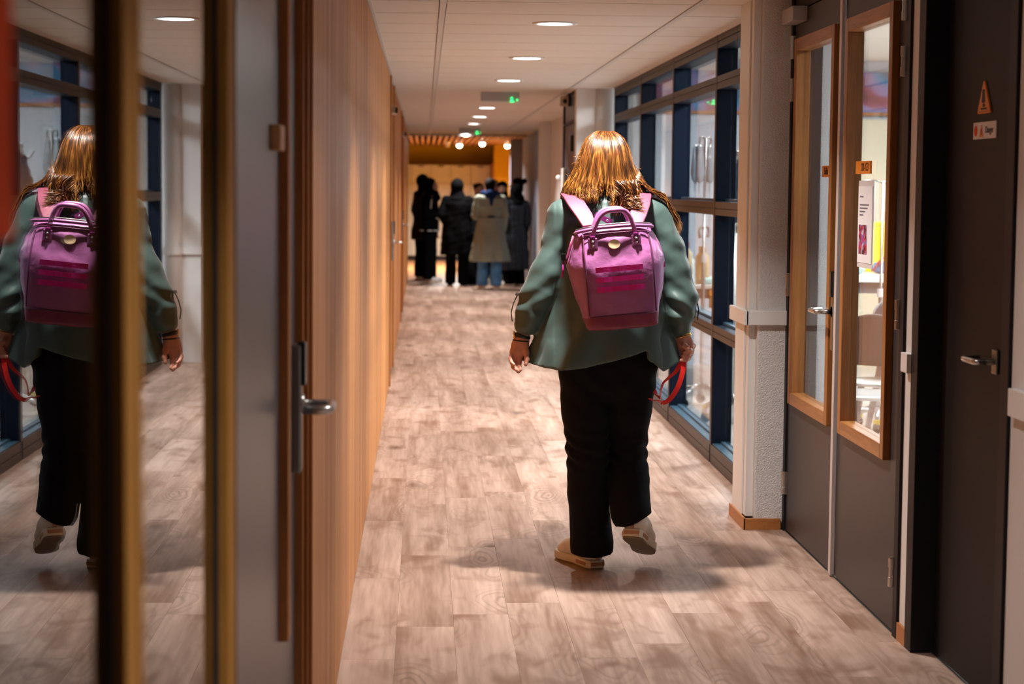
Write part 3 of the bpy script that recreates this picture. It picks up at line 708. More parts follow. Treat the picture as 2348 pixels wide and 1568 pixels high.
# long table by the windows with lab ware
def table(name, x0, x1, y0, y1, h, label, th=0.03, top='table_top', leg='steel'):
    t = thing(name, label, 'table', ((x0 + x1) / 2, (y0 + y1) / 2, 0))
    a, b = (x1 - x0) / 2, (y1 - y0) / 2
    box('table_top', top, t, -a, a, -b, b, h - th, h, 0.006)
    box('apron', 'chair_grey', t, -a + 0.03, a - 0.03, -b + 0.03, b - 0.03, h - th - 0.07, h - th)
    for s in (-1, 1):
        for q in (-1, 1):
            box('leg', leg, t, s * (a - 0.05) - 0.02, s * (a - 0.05) + 0.02, q * (b - 0.05) - 0.02, q * (b - 0.05) + 0.02, 0, h - th - 0.07)
    return t
table('lab_table', 1.80, 2.55, 14.1, 15.6, 0.78, 'long white lab table holding bottles behind the glazed wall')
TB = 0.78
def bottle(x, y, z, r, h, m, cap, label, name='lab_bottle'):
    t = thing(name, label, 'bottle', (x, y, z), group='ware on the lab table')
    MB().lathe([(r * 0.9, 0), (r, 0.008), (r, h * 0.72), (r * 0.5, h * 0.84), (r * 0.42, h * 0.9)], (0, 0, 0), 16).build('bottle_body', m, t, smooth=True)
    MB().lathe([(r * 0.55, h * 0.86), (r * 0.55, h * 0.98), (r * 0.5, h)], (0, 0, 0), 14).build('cap', cap, t, smooth=True)
bottle(1.88, 14.25, TB, 0.045, 0.30, 'tan_plastic', 'blood', 'tan bottle with a red cap at the near corner of the lab table')
bottle(2.00, 14.25, TB, 0.05, 0.27, 'tan_plastic', 'tan_plastic', 'plain tan bottle with tan cap on the lab table')
bottle(1.84, 14.50, TB, 0.03, 0.24, 'white_plastic', 'white_plastic', 'slim white bottle at the left end of the lab table')
bottle(1.94, 14.48, TB, 0.035, 0.22, 'white_plastic', 'white_plastic', 'white bottle behind the tan ones on the lab table')
bottle(2.14, 14.30, TB, 0.04, 0.31, 'clear_bottle', 'blood', 'clear bottle with a red cap on the lab table')
bottle(2.26, 14.32, TB, 0.04, 0.30, 'tan_plastic', 'blood', 'tan bottle with red cap at the far right of the lab table')
t = thing('cloth_roll', 'folded pale teal cloth on the lab table edge', 'cloth', (2.04, 14.17, TB)); 
MB().lathe([(0.02, -0.06), (0.024, -0.05), (0.024, 0.05), (0.02, 0.06)], (0, 0, 0.024), 12, 'x').build('roll', 'teal_cloth', t, smooth=True)
MB().lathe([(0.008, 0.0601), (0.008, 0.064)], (0, 0, 0.024), 10, 'x').build('roll_core', 'white_plastic', t)
t = thing('sharps_box', 'small orange tray hooked to the front of the lab table', 'tray', (2.10, 14.04, 0.62))
MB().box(-0.07, 0.07, -0.05, 0.05, 0, 0.006).box(-0.07, -0.064, -0.05, 0.05, 0, 0.09).box(0.064, 0.07, -0.05, 0.05, 0, 0.09).box(-0.07, 0.07, -0.05, -0.044, 0, 0.09).box(-0.07, 0.07, 0.044, 0.05, 0, 0.12).build('tray_body', 'orange_plastic', t, bevel=0.002)
box('tray_hook', 'steel_dark', t, -0.02, 0.02, 0.05, 0.056, 0.08, 0.15)
# coat hung on a peg stand
cs = thing('coat_stand', 'steel stand carrying a dark blue bundled jacket behind the glass by the pillar', 'coat stand', (2.16, 13.72, 0))
MB().lathe([(0.16, 0), (0.16, 0.02), (0.02, 0.035), (0.014, 0.05), (0.014, 1.72), (0.004, 1.73)], (0, 0, 0), 16).build('pole', 'steel', cs, smooth=True)
for a in (0.2, 2.4, 4.4): MB().tube([(0, 0, 1.62), (0.06 * math.cos(a), 0.06 * math.sin(a), 1.63), (0.1 * math.cos(a), 0.1 * math.sin(a), 1.68)], 0.007, 8).build('peg', 'steel_dark', cs, smooth=True)
# counter with training things, seen through the notice door
table('lab_counter', 2.55, 4.4, 12.5, 13.3, 0.93, 'tall white counter with training aids seen through the notice door', 0.05)
CB = 0.93
t = thing('training_head', 'beige rounded training head on the tall counter', 'training model', (2.74, 12.85, CB))
MB().lathe([(0.05, 0), (0.055, 0.03), (0.085, 0.07), (0.10, 0.13), (0.095, 0.18), (0.06, 0.225), (0.01, 0.24)], (0, 0, 0), 20, 'z', 0.85, 1.0).build('head_shell', 'skin_model', t, smooth=True)
MB().lathe([(0.006, 0), (0.018, 0.01), (0.012, 0.04), (0.004, 0.05)], (0, -0.098, 0.10), 10).build('nose', 'skin_model', t, smooth=True)
t = thing('yellow_box', 'yellow plastic box behind the training head on the counter', 'box', (3.02, 13.05, CB))
MB().box(-0.2, 0.2, -0.12, 0.12, 0, 0.30).build('box_body', 'yellow_plastic', t, bevel=0.01)
box('box_lid', 'yellow_plastic', t, -0.205, 0.205, -0.125, 0.125, 0.30, 0.325, 0.006)
t = thing('blue_cushion', 'blue cushion with red tubing on the counter front', 'cushion', (3.03, 12.70, CB))
MB().lathe([(0.10, 0), (0.14, 0.015), (0.145, 0.04), (0.12, 0.07), (0.04, 0.085)], (0, 0, 0), 20, 'z', 1.1, 0.7).build('cushion_body', 'blue_cloth', t, smooth=True)
MB().tube([(-0.16, -0.06, 0.02), (-0.10, -0.08, 0.10), (0.0, -0.09, 0.12), (0.08, -0.09, 0.09), (0.10, -0.10, 0.01)], 0.008, 8).build('tubing', 'blood', t, smooth=True)
t = thing('teal_bowl', 'pale teal kidney bowl at the counter edge below the training head', 'bowl', (2.74, 12.58, CB))
MB().lathe([(0.04, 0), (0.06, 0.012), (0.075, 0.04), (0.07, 0.04), (0.055, 0.016), (0.01, 0.01)], (0, 0, 0), 18, 'z', 1.0, 0.6).build('bowl_shell', 'teal_cloth', t, smooth=True)
MB().lathe([(0.055, 0.0385), (0.055, 0.04)], (0, 0, 0), 18, 'z', 1.0, 0.55).build('bowl_content', 'white_plastic', t)
# round table and chairs
t = thing('round_table', 'white round-cornered table behind the notice door', 'table', (2.72, 10.75, 0))
MB().lathe([(0.40, 0.705), (0.42, 0.712), (0.42, 0.735), (0.41, 0.742)], (0, 0, 0), 36).build('table_top', 'table_top', t)
MB().lathe([(0.035, 0.03), (0.035, 0.705)], (0, 0, 0), 14).build('column', 'steel', t, smooth=True)
MB().lathe([(0.26, 0), (0.26, 0.012), (0.05, 0.03)], (0, 0, 0), 24).build('foot', 'steel_dark', t, smooth=True)
def shell_chair(x, y, rz, label, seat_m):
    t = thing('lab_chair', label, 'chair', (x, y, 0), group='shell chairs in the lab'); t.rotation_euler = (0, 0, rz)
    MB().lathe([(0.20, 0.445), (0.225, 0.45), (0.225, 0.462), (0.19, 0.468)], (0, 0, 0), 24, 'z', 1.0, 0.95).build('seat', seat_m, t)
    vs = []; n = 10
    for k in range(n + 1):
        a = PI * (0.18 + 0.64 * k / n)
        for (z, r) in ((0.56, 0.215), (0.68, 0.235), (0.80, 0.24), (0.83, 0.23)):
            zz = z if z < 0.79 else z - 0.10 * abs(k / n - 0.5) ** 2 * 4
            vs += [(r * math.cos(a), r * math.sin(a), zz), ((r + 0.012) * math.cos(a), (r + 0.012) * math.sin(a), zz)]
    fs = []
    for k in range(n):
        for q in range(3):
            for s in (0, 1):
                a0 = k * 8 + q * 2 + s; b0_ = (k + 1) * 8 + q * 2 + s
                fs.append((a0, b0_, b0_ + 2, a0 + 2) if s == 0 else (a0 + 2, b0_ + 2, b0_, a0))
        for q in (0, 3):
            a0 = k * 8 + q * 2; b0_ = (k + 1) * 8 + q * 2
            fs.append((a0, a0 + 1, b0_ + 1, b0_))
    for k in (0, n):
        for q in range(3): fs.append((k * 8 + q * 2, k * 8 + q * 2 + 1, k * 8 + q * 2 + 3, k * 8 + q * 2 + 2))
    MB().raw(vs, fs).build('backrest', 'chair_grey', t, smooth=True)
    for s in (-1, 1):
        MB().tube([(s * 0.15, 0.17, 0.455), (s * 0.17, 0.215, 0.57)], 0.012, 8).build('back_post', 'chair_leg', t, smooth=True)
        for q in (-1, 1): MB().tube([(s * 0.14, q * 0.13, 0.445), (s * 0.20, q * 0.19, 0.0)], [0.022, 0.018], 4).build('leg', 'chair_leg', t)
shell_chair(2.42, 10.35, 2.7, 'white-seated shell chair close behind the door glass', 'table_top')
shell_chair(2.20, 9.72, 1.2, 'white-seated shell chair lowest in the door glass', 'table_top')
shell_chair(2.85, 11.45, 0.2, 'grey-backed chair behind the white round table', 'chair_grey')
# ================================================================== SIGNED-DISTANCE SCULPTING (for bodies and clothes)
class Sculpt:
    def __init__(s, lo, hi, h):
        s.lo = np.array(lo, float); s.h = h
        s.n = np.ceil((np.array(hi) - s.lo) / h).astype(int) + 1
        s.v = np.full(s.n, 1.0, np.float32)
    def _sub(s, lo, hi):
        a = np.clip(np.floor((np.array(lo) - s.lo) / s.h).astype(int), 0, s.n - 1)
        b = np.clip(np.ceil((np.array(hi) - s.lo) / s.h).astype(int) + 1, 1, s.n)
        sl = tuple(slice(i, j) for i, j in zip(a, b))
        ax = [s.lo[i] + s.h * np.arange(a[i], b[i], dtype=np.float32) for i in range(3)]
        return sl, np.meshgrid(*ax, indexing='ij')
    def _merge(s, sl, d, k, cut=False):
        o = s.v[sl]
        if cut: s.v[sl] = np.maximum(o, -d); return
        if k > 0:
            t = np.clip(0.5 + 0.5 * (o - d) / k, 0, 1)
            s.v[sl] = o * (1 - t) + d * t - k * t * (1 - t)
        else: s.v[sl] = np.minimum(o, d)
    def cone(s, a, b, ra, rb, k=0.01, flat=1.0, up=(0, 1, 0), cut=False):
        """rounded cone from a to b; flat = radius ratio along 'up'"""
        a = np.array(a, float); b = np.array(b, float); m = max(ra, rb) * max(1, flat) + 2.5 * s.h + k
        sl, (X, Y, Z) = s._sub(np.minimum(a, b) - m, np.maximum(a, b) + m)
        d = b - a; L2 = float(d @ d) + 1e-12
        px, py, pz = X - a[0], Y - a[1], Z - a[2]
        t = np.clip((px * d[0] + py * d[1] + pz * d[2]) / L2, 0, 1)
        qx, qy, qz = px - t * d[0], py - t * d[1], pz - t * d[2]
        r = ra + (rb - ra) * t
        if flat != 1.0:
            u = np.array(up, float); u /= np.linalg.norm(u)
            c = qx * u[0] + qy * u[1] + qz * u[2]
            q2 = qx * qx + qy * qy + qz * qz - c * c
            dist = (np.sqrt(np.maximum(q2, 0) + (c / flat) ** 2) - r) * min(1.0, flat)
        else: dist = np.sqrt(qx * qx + qy * qy + qz * qz) - r
        s._merge(sl, dist, k, cut); return s
    def chain(s, pts, k=0.012, flat=1.0, up=(0, 1, 0)):
        """pts: (x, y, z, r)"""
        for p, q in zip(pts[:-1], pts[1:]): s.cone(p[:3], q[:3], p[3], q[3], k, flat, up)
        return s
    def ell(s, c, r, k=0.01, cut=False):
        c = np.array(c, float); r = np.array(r, float); m = r + 2.5 * s.h + k
        sl, (X, Y, Z) = s._sub(c - m, c + m)
        q = np.sqrt(((X - c[0]) / r[0]) ** 2 + ((Y - c[1]) / r[1]) ** 2 + ((Z - c[2]) / r[2]) ** 2)
        s._merge(sl, (q - 1) * float(r.min()), k, cut); return s
    def column(s, rings, k=0.02, fold=None, ex=2.0):
        """rings: (z, cx, cy, rx, ry) from low to high; a standing elliptic column; fold(ang, z) adds to the radius"""
        R = np.array(rings, float); m = 0.06 + k
        lo = (np.min(R[:, 1] - R[:, 3]) - m, np.min(R[:, 2] - R[:, 4]) - m, R[0, 0] - m)
        hi = (np.max(R[:, 1] + R[:, 3]) + m, np.max(R[:, 2] + R[:, 4]) + m, R[-1, 0] + m)
        sl, (X, Y, Z) = s._sub(lo, hi)
        zz = Z[0, 0, :]
        # smooth interpolation of the ring table
        def ip(c): return np.interp(zz, R[:, 0], R[:, c])[None, None, :]
        cx, cy, rx, ry = ip(1), ip(2), ip(3), ip(4)
        dx, dy = (X - cx) / rx, (Y - cy) / ry
        q = (np.abs(dx) ** ex + np.abs(dy) ** ex) ** (1 / ex)
        rm = np.minimum(rx, ry)
        d = (q - 1) * rm
        if fold is not None:
            an = np.arctan2(dy, dx); d = d - fold(an, Z) * np.clip(q, 0, 1)
        e = np.maximum(R[0, 0] - Z, Z - R[-1, 0])
        d = np.maximum(d, e)
        s._merge(sl, d.astype(np.float32), k); return s
    def below(s, fz):
        """cut away everything under z = fz(x, y)"""
        _, (X, Y, Z) = s._sub(s.lo, s.lo + s.h * (s.n - 1))
        s.v = np.maximum(s.v, (fz(X, Y) - Z).astype(np.float32)); return s
    def displace(s, f):
        band = np.nonzero(np.abs(s.v) < 0.05)
        X = [s.lo[i] + s.h * band[i] for i in range(3)]
        s.v[band] -= f(*X).astype(np.float32); return s
    def mesh(s, name):
        v = s.v; v = np.where(v == 0, 1e-6, v)
        ng = (v < 0)
        c = np.zeros(s.n - 1, np.int8)
        for i in (0, 1):
            for j in (0, 1):
                for k in (0, 1): c += ng[i:s.n[0] - 1 + i, j:s.n[1] - 1 + j, k:s.n[2] - 1 + k]
        act = (c > 0) & (c < 8)
        I, J, K = np.nonzero(act)
        idx = np.full(act.shape, -1, np.int64); idx[I, J, K] = np.arange(len(I))
        acc = np.zeros((len(I), 3)); cnt = np.zeros(len(I))
        cor = [(i, j, k) for i in (0, 1) for j in (0, 1) for k in (0, 1)]
        for a in cor:
            for ax in range(3):
                if a[ax]: continue
                b = list(a); b[ax] = 1
                va = v[I + a[0], J + a[1], K + a[2]]; vb = v[I + b[0], J + b[1], K + b[2]]
                cr = (va < 0) != (vb < 0); t = np.where(cr, va / np.where(cr, va - vb, 1), 0)
                for q in range(3): acc[:, q] += cr * (a[q] + (t if q == ax else 0))
                cnt += cr
        P = s.lo + s.h * (np.stack([I, J, K], 1) + acc / np.maximum(cnt, 1)[:, None])
        F = []
        for ax in range(3):
            o1, o2 = (ax + 1) % 3, (ax + 2) % 3
            A = [slice(None)] * 3; B = [slice(None)] * 3
            A[ax] = slice(0, -1); B[ax] = slice(1, None)
            for q in (o1, o2): A[q] = slice(1, -1); B[q] = slice(1, -1)
            na, nb = ng[tuple(A)], ng[tuple(B)]
            E = np.nonzero(na != nb)
            base = [E[0].copy(), E[1].copy(), E[2].copy()]
            base[o1] = base[o1] + 1; base[o2] = base[o2] + 1
            def cell(d1, d2):
                g = [base[0], base[1], base[2]]; g = list(g); g[o1] = g[o1] + d1; g[o2] = g[o2] + d2
                return idx[g[0], g[1], g[2]]
            qd = np.stack([cell(-1, -1), cell(0, -1), cell(0, 0), cell(-1, 0)], 1)
            fl_ = ~na[E]
            qd[fl_] = qd[fl_][:, ::-1]
            F.append(qd)
        F = np.concatenate(F); F = F[(F >= 0).all(1)]
        me = bpy.data.meshes.new(name)
        me.vertices.add(len(P)); me.vertices.foreach_set('co', P.astype(np.float32).ravel())
        me.loops.add(F.size); me.loops.foreach_set('vertex_index', F.astype(np.int32).ravel())
        me.polygons.add(len(F)); me.polygons.foreach_set('loop_start', np.arange(0, F.size, 4, dtype=np.int32))
        me.update(calc_edges=True); me.validate()
        return me
def sculpt_obj(sc, name, m, parent, off=(0, 0, 0), **k):
    o = obj(name, sc.mesh(name), m, parent, True, **k)
    o.location = (-off[0], -off[1], -off[2])
    return o
def vnoise(X, Y, Z, f, seed=0):
    """cheap smooth pseudo-noise from sums of sines, about -1..1"""
    r = np.random.RandomState(seed); o = 0
    for _ in range(5):
        a = r.normal(size=3); a /= np.linalg.norm(a); ph = r.uniform(0, 6.28)
        o = o + np.sin(f * r.uniform(0.7, 1.5) * (a[0] * X + a[1] * Y + a[2] * Z) + ph + 1.3 * np.sin(f * 0.6 * (a[1] * X - a[0] * Z) + ph * 2))
    return o / 3.2

# ------------------------------------------------------------------ cloth / skin materials
mat('coat_green', (0.056, 0.098, 0.090), 0.45, spec=0.5, bump=0.03, bscale=900, sheen=0.15)
mat('coat_lining', (0.045, 0.045, 0.036), 0.8)
mat('trouser_black', (0.0045, 0.0045, 0.006), 0.85, spec=0.15, bump=0.1, bscale=300, sheen=0.04)
mat('skin', (0.58, 0.27, 0.19), 0.5, spec=0.4, var=0.12, vscale=45)
mat('shoe_white', (0.74, 0.69, 0.60), 0.6, bump=0.1, bscale=200)
mat('shoe_sole', (0.72, 0.66, 0.54), 0.5)
mat('shoe_tread', (0.20, 0.14, 0.08), 0.6)
mat('shoe_tan', (0.42, 0.22, 0.12), 0.6)
mat('gold', (0.85, 0.52, 0.12), 0.25, metal=1.0)
mat('strap_black', (0.01, 0.01, 0.011), 0.5)
mat('lanyard_red', (0.72, 0.015, 0.008), 0.5)
mat('print_cream', (0.75, 0.45, 0.35), 0.6)

def hair_mat(name, c1, c2, c3):
    m, n, l, b = nt(name)
    tc = n.new('ShaderNodeTexCoord'); mp = n.new('ShaderNodeMapping'); mp.inputs['Scale'].default_value = (1, 1, 0.12)
    nz = n.new('ShaderNodeTexNoise'); nz.inputs['Scale'].default_value = 95; nz.inputs['Detail'].default_value = 4
    l.new(tc.outputs['Object'], mp.inputs[0]); l.new(mp.outputs[0], nz.inputs['Vector'])
    cr = n.new('ShaderNodeValToRGB')
    cr.color_ramp.elements[0].position = 0.32; cr.color_ramp.elements[0].color = (*c1, 1)
    cr.color_ramp.elements[1].position = 0.70; cr.color_ramp.elements[1].color = (*c3, 1)
    e = cr.color_ramp.elements.new(0.5); e.color = (*c2, 1)
    l.new(nz.outputs['Fac'], cr.inputs[0]); l.new(cr.outputs[0], b.inputs['Base Color'])
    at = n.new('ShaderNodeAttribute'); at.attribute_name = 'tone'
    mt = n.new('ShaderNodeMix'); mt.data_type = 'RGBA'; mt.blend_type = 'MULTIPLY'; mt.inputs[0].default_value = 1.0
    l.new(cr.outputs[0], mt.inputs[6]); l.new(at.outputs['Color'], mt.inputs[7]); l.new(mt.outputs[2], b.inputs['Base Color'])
    b.inputs['Roughness'].default_value = 0.30; b.inputs['Specular IOR Level'].default_value = 0.75
    MATS[name] = m
mat('hair_under', (0.035, 0.012, 0.003), 0.9, spec=0.05)
hair_mat('hair_ginger', (0.035, 0.011, 0.003), (0.13, 0.040, 0.007), (0.36, 0.140, 0.024))

# ================================================================== THE WALKING WOMAN
WX, WY = 0.70, 7.50
wm_ = thing('person', 'woman with long ginger hair, green jacket and black trousers walking away', 'person', (WX, WY, 0))
OFF = (WX, WY, 0)
# body: one continuous skin surface, head to feet
sb = Sculpt((0.29, 7.26, 0.03), (1.07, 7.80, 1.70), 0.0042)
# trunk
sb.chain([(0.70, 7.50, 0.86, 0.135), (0.70, 7.50, 1.02, 0.120), (0.695, 7.50, 1.20, 0.135), (0.69, 7.50, 1.33, 0.125)], 0.03, 0.62)
sb.cone((0.55, 7.50, 1.355), (0.84, 7.50, 1.36), 0.048, 0.048, 0.03)
sb.chain([(0.685, 7.51, 1.36, 0.058), (0.682, 7.525, 1.48, 0.052)], 0.02)
# head, jaw and face (turned away, slightly down)
sb.ell((0.680, 7.545, 1.578), (0.074, 0.092, 0.092), 0.02)
sb.ell((0.680, 7.590, 1.515), (0.052, 0.055, 0.055), 0.025)
sb.cone((0.680, 7.640, 1.565), (0.680, 7.662, 1.535), 0.008, 0.013, 0.012)
sb.ell((0.655, 7.636, 1.575), (0.016, 0.010, 0.010), 0.008, cut=True); sb.ell((0.705, 7.636, 1.575), (0.016, 0.010, 0.010), 0.008, cut=True)
sb.cone((0.664, 7.643, 1.508), (0.696, 7.643, 1.508), 0.006, 0.006, 0.006)
for s_ in (-1, 1): sb.ell((0.680 + s_ * 0.076, 7.545, 1.555), (0.010, 0.020, 0.030), 0.006)
# arms
sb.chain([(0.535, 7.50, 1.355, 0.052), (0.490, 7.485, 1.22, 0.044), (0.425, 7.47, 1.065, 0.038), (0.392, 7.478, 0.96, 0.034), (0.374, 7.488, 0.905, 0.024)], 0.02)
sb.chain([(0.855, 7.50, 1.36, 0.052), (0.915, 7.485, 1.22, 0.044), (0.968, 7.465, 1.065, 0.038), (0.975, 7.475, 0.97, 0.033), (0.982, 7.488, 0.915, 0.025)], 0.02)
# legs (under the trousers)
sb.chain([(0.635, 7.50, 0.86, 0.088), (0.628, 7.505, 0.48, 0.055), (0.650, 7.56, 0.09, 0.036)], 0.03)
sb.chain([(0.765, 7.50, 0.86, 0.088), (0.780, 7.555, 0.47, 0.055), (0.806, 7.445, 0.20, 0.038)], 0.03)
# left hand: relaxed, palm turned back, thumb towards the body
sb.chain([(0.374, 7.488, 0.900, 0.024), (0.366, 7.488, 0.872, 0.029), (0.354, 7.485, 0.842, 0.029)], 0.012, 0.62)
F = 0.0085
sb.chain([(0.372, 7.484, 0.842, F), (0.364, 7.476, 0.812, F), (0.362, 7.462, 0.792, F * .92), (0.366, 7.452, 0.780, F * .8)], 0.004)
sb.chain([(0.357, 7.483, 0.838, F), (0.344, 7.476, 0.806, F), (0.348, 7.462, 0.784, F * .92), (0.358, 7.452, 0.772, F * .8)], 0.004)
sb.chain([(0.344, 7.482, 0.840, F), (0.333, 7.474, 0.810, F * .96), (0.338, 7.458, 0.790, F * .9), (0.349, 7.448, 0.780, F * .76)], 0.004)
sb.chain([(0.336, 7.480, 0.846, F * .9), (0.328, 7.468, 0.822, F * .86), (0.332, 7.452, 0.807, F * .8), (0.341, 7.444, 0.800, F * .7)], 0.004)
sb.chain([(0.382, 7.482, 0.872, 0.0125), (0.388, 7.470, 0.846, 0.0105), (0.390, 7.460, 0.820, 0.0095), (0.385, 7.453, 0.800, 0.0078)], 0.007)
# right hand: closed round the lanyard
sb.chain([(0.982, 7.488, 0.910, 0.025), (0.990, 7.492, 0.882, 0.029), (1.000, 7.500, 0.850, 0.028)], 0.012, 0.62, (0.35, 1, 0))
for i_ in range(4):
    zf = 0.876 - 0.0158 * i_; xk = 1.022 - 0.006 * i_
    sb.chain([(xk - 0.012, 7.512, zf, F * 1.02), (xk + 0.002, 7.488, zf - 0.004, F * 1.05), (xk - 0.010, 7.464, zf - 0.008, F), (xk - 0.030, 7.462, zf - 0.010, F * .86)], 0.004)
sb.chain([(0.978, 7.480, 0.888, 0.012), (0.984, 7.458, 0.876, 0.0105), (0.998, 7.450, 0.864, 0.0092), (1.008, 7.452, 0.856, 0.008)], 0.006)
sculpt_obj(sb, 'body', 'skin', wm_, OFF)
del sb

# jacket: torso, sleeves, flaring skirt with a side vent
sc_ = Sculpt((0.30, 7.22, 0.70), (1.08, 7.76, 1.50), 0.0058)
def coat_fold(a, Z):
    g = np.clip((1.08 - Z) / 0.30, 0, 1)
    return g * (0.012 * np.sin(a * 6 + 9 * (1.0 - Z)) + 0.008 * np.sin(a * 11 + 2.0 - 5 * Z)) + 0.002 * np.sin(a * 5 + Z * 30)
sc_.column([(0.70, 0.672, 7.505, 0.315, 0.165), (0.80, 0.674, 7.505, 0.290, 0.155), (0.90, 0.690, 7.50, 0.252, 0.142), (1.00, 0.698, 7.50, 0.232, 0.132), (1.08, 0.70, 7.50, 0.215, 0.125),
            (1.20, 0.698, 7.50, 0.200, 0.125), (1.30, 0.695, 7.50, 0.188, 0.112), (1.36, 0.69, 7.505, 0.160, 0.090), (1.40, 0.688, 7.51, 0.10, 0.075)], 0.02, coat_fold)
# shoulders and collar
sc_.cone((0.545, 7.50, 1.365), (0.845, 7.50, 1.372), 0.058, 0.058, 0.035)
sc_.chain([(0.685, 7.505, 1.38, 0.085), (0.682, 7.515, 1.455, 0.064)], 0.03)
# sleeves, pushed up and bunched at the elbow
SL = [(0.535, 7.50, 1.352, 0.072), (0.500, 7.49, 1.250, 0.058), (0.462, 7.475, 1.150, 0.056), (0.422, 7.468, 1.055, 0.060), (0.402, 7.472, 1.000, 0.055), (0.389, 7.478, 0.955, 0.044)]
SR = [(0.858, 7.50, 1.355, 0.072), (0.918, 7.49, 1.250, 0.057), (0.950, 7.475, 1.150, 0.054), (0.968, 7.468, 1.055, 0.056), (0.972, 7.475, 0.990, 0.052), (0.972, 7.484, 0.945, 0.043)]
sc_.chain(SL, 0.012); sc_.chain(SR, 0.012)
def wrinkles(X, Y, Z):
    dl = np.hypot(X - 0.415, (Z - 1.03) * 0.8); dr = np.hypot(X - 0.968, (Z - 1.03) * 0.8)
    el = np.exp(-(dl / 0.09) ** 2) + np.exp(-(dr / 0.09) ** 2)
    s1 = 0.0042 * el * np.sin(70 * (Z + 0.6 * np.abs(X - 0.69)) + 2.6 * vnoise(X, Y, Z, 16, 21)) * (0.4 + 0.6 * vnoise(X, Y, Z, 14, 12) ** 2 * 2)
    rid = lambda f, sd: 1 - 2.2 * np.abs(vnoise(X, Y, Z, f, sd))
    sl_ = (np.abs(X - 0.69) > 0.2).astype(float)
    s2 = 0.0030 * vnoise(X, Y, Z, 26, 3) + (0.0022 + 0.0028 * sl_) * np.clip(rid(19, 31), -0.6, 1) + 0.0014 * np.clip(rid(40, 33), -0.5, 1)
    up = 0.6 * np.exp(-((Z - 1.24) / 0.09) ** 2) * 0.004 * np.sin(70 * Z + 50 * np.abs(X - 0.69))
    return s1 + s2 + up
sc_.displace(wrinkles)
# back seam ridge and the hem line
def hem(X, Y):
    z = np.interp(X, [0.36, 0.42, 0.504, 0.60, 0.70, 0.79, 0.836, 0.840, 0.86, 0.905, 0.96, 1.02], [0.815, 0.797, 0.785, 0.795, 0.819, 0.846, 0.862, 0.822, 0.815, 0.776, 0.806, 0.83])
    arm = (X < 0.43) & (np.abs(Y - 7.47) < 0.0)
    return z
# keep the sleeves: they end above the hem anyway; slanted cuffs
sc_.below(hem)
def cuffs(S_):
    _, (X, Y, Z) = S_._sub(S_.lo, S_.lo + S_.h * (S_.n - 1))
    left = (X < 0.445 - 0.25 * (1.0 - Z)) & (Z < 0.99)
    cl = (0.905 + 0.9 * np.abs(0.345 - X) * 0 - 0.85 * (X - 0.385)) - Z
    S_.v = np.where(left & (X < 0.43), np.maximum(S_.v, cl.astype(np.float32)), S_.v)
    return S_
ck = Sculpt((0.30, 7.38, 0.86), (0.46, 7.56, 0.99), 0.0058)
jk = sculpt_obj(sc_, 'jacket', 'coat_green', wm_, OFF)
del sc_
# sleeve tabs with buttons, elbow straps
for pts, bp_ in (([(0.352, 7.475, 1.060), (0.338, 7.472, 1.030), (0.329, 7.470, 0.995), (0.334, 7.472, 0.962)], (0.351, 7.466, 1.064)),
            ([(1.020, 7.468, 1.066), (1.032, 7.466, 1.040), (1.038, 7.466, 1.008), (1.034, 7.47, 0.972)], (1.021, 7.462, 1.070))):
    tb = MB().tube(pts, 0.010, 6, flat=0.22, up=(0, 1, 0)).build('sleeve_tab', 'coat_lining', jk)
    tb.location = (WX - WX, 0, 0)
    MB().lathe([(0.008, 0.0), (0.008, -0.004), (0.004, -0.005)], bp_, 12, 'y').build('button', 'steel_dark', tb)
# trousers
st = Sculpt((0.47, 7.28, 0.03), (0.96, 7.74, 0.96), 0.006)
st.cone((0.615, 7.50, 0.82), (0.789, 7.50, 0.82), 0.105, 0.105, 0.02)
st.cone((0.66, 7.50, 0.74), (0.745, 7.50, 0.74), 0.10, 0.10, 0.03)
st.chain([(0.612, 7.50, 0.80, 0.100), (0.618, 7.502, 0.62, 0.092), (0.628, 7.507, 0.47, 0.079), (0.632, 7.525, 0.30, 0.079), (0.652, 7.555, 0.10, 0.080), (0.655, 7.56, 0.02, 0.082)], 0.012, 1.0)
st.chain([(0.792, 7.50, 0.80, 0.100), (0.782, 7.515, 0.62, 0.086), (0.780, 7.55, 0.485, 0.077), (0.784, 7.515, 0.36, 0.080), (0.790, 7.455, 0.240, 0.080)], 0.012, 1.0)
def pant_wr(X, Y, Z):
    kn = np.exp(-((Z - 0.47) / 0.07) ** 2); hp = np.exp(-((Z - 0.72) / 0.08) ** 2)
    return kn * 0.005 * np.sin(110 * Z + 25 * X + 2 * np.sin(40 * Y)) + hp * 0.003 * np.sin(60 * Z + 60 * X) + 0.0025 * vnoise(X, Y, Z, 24, 8)
st.displace(pant_wr)
st.below(lambda X, Y: np.where(X < 0.735, 0.060 + 0.10 * (Y - 7.50) + 0.06 * np.clip(X - 0.66, 0, 1), 0.216 - 0.10 * (Y - 7.45) - 0.03 * np.cos((X - 0.75) * 20)))
sculpt_obj(st, 'trousers', 'trouser_black', wm_, OFF)
del st
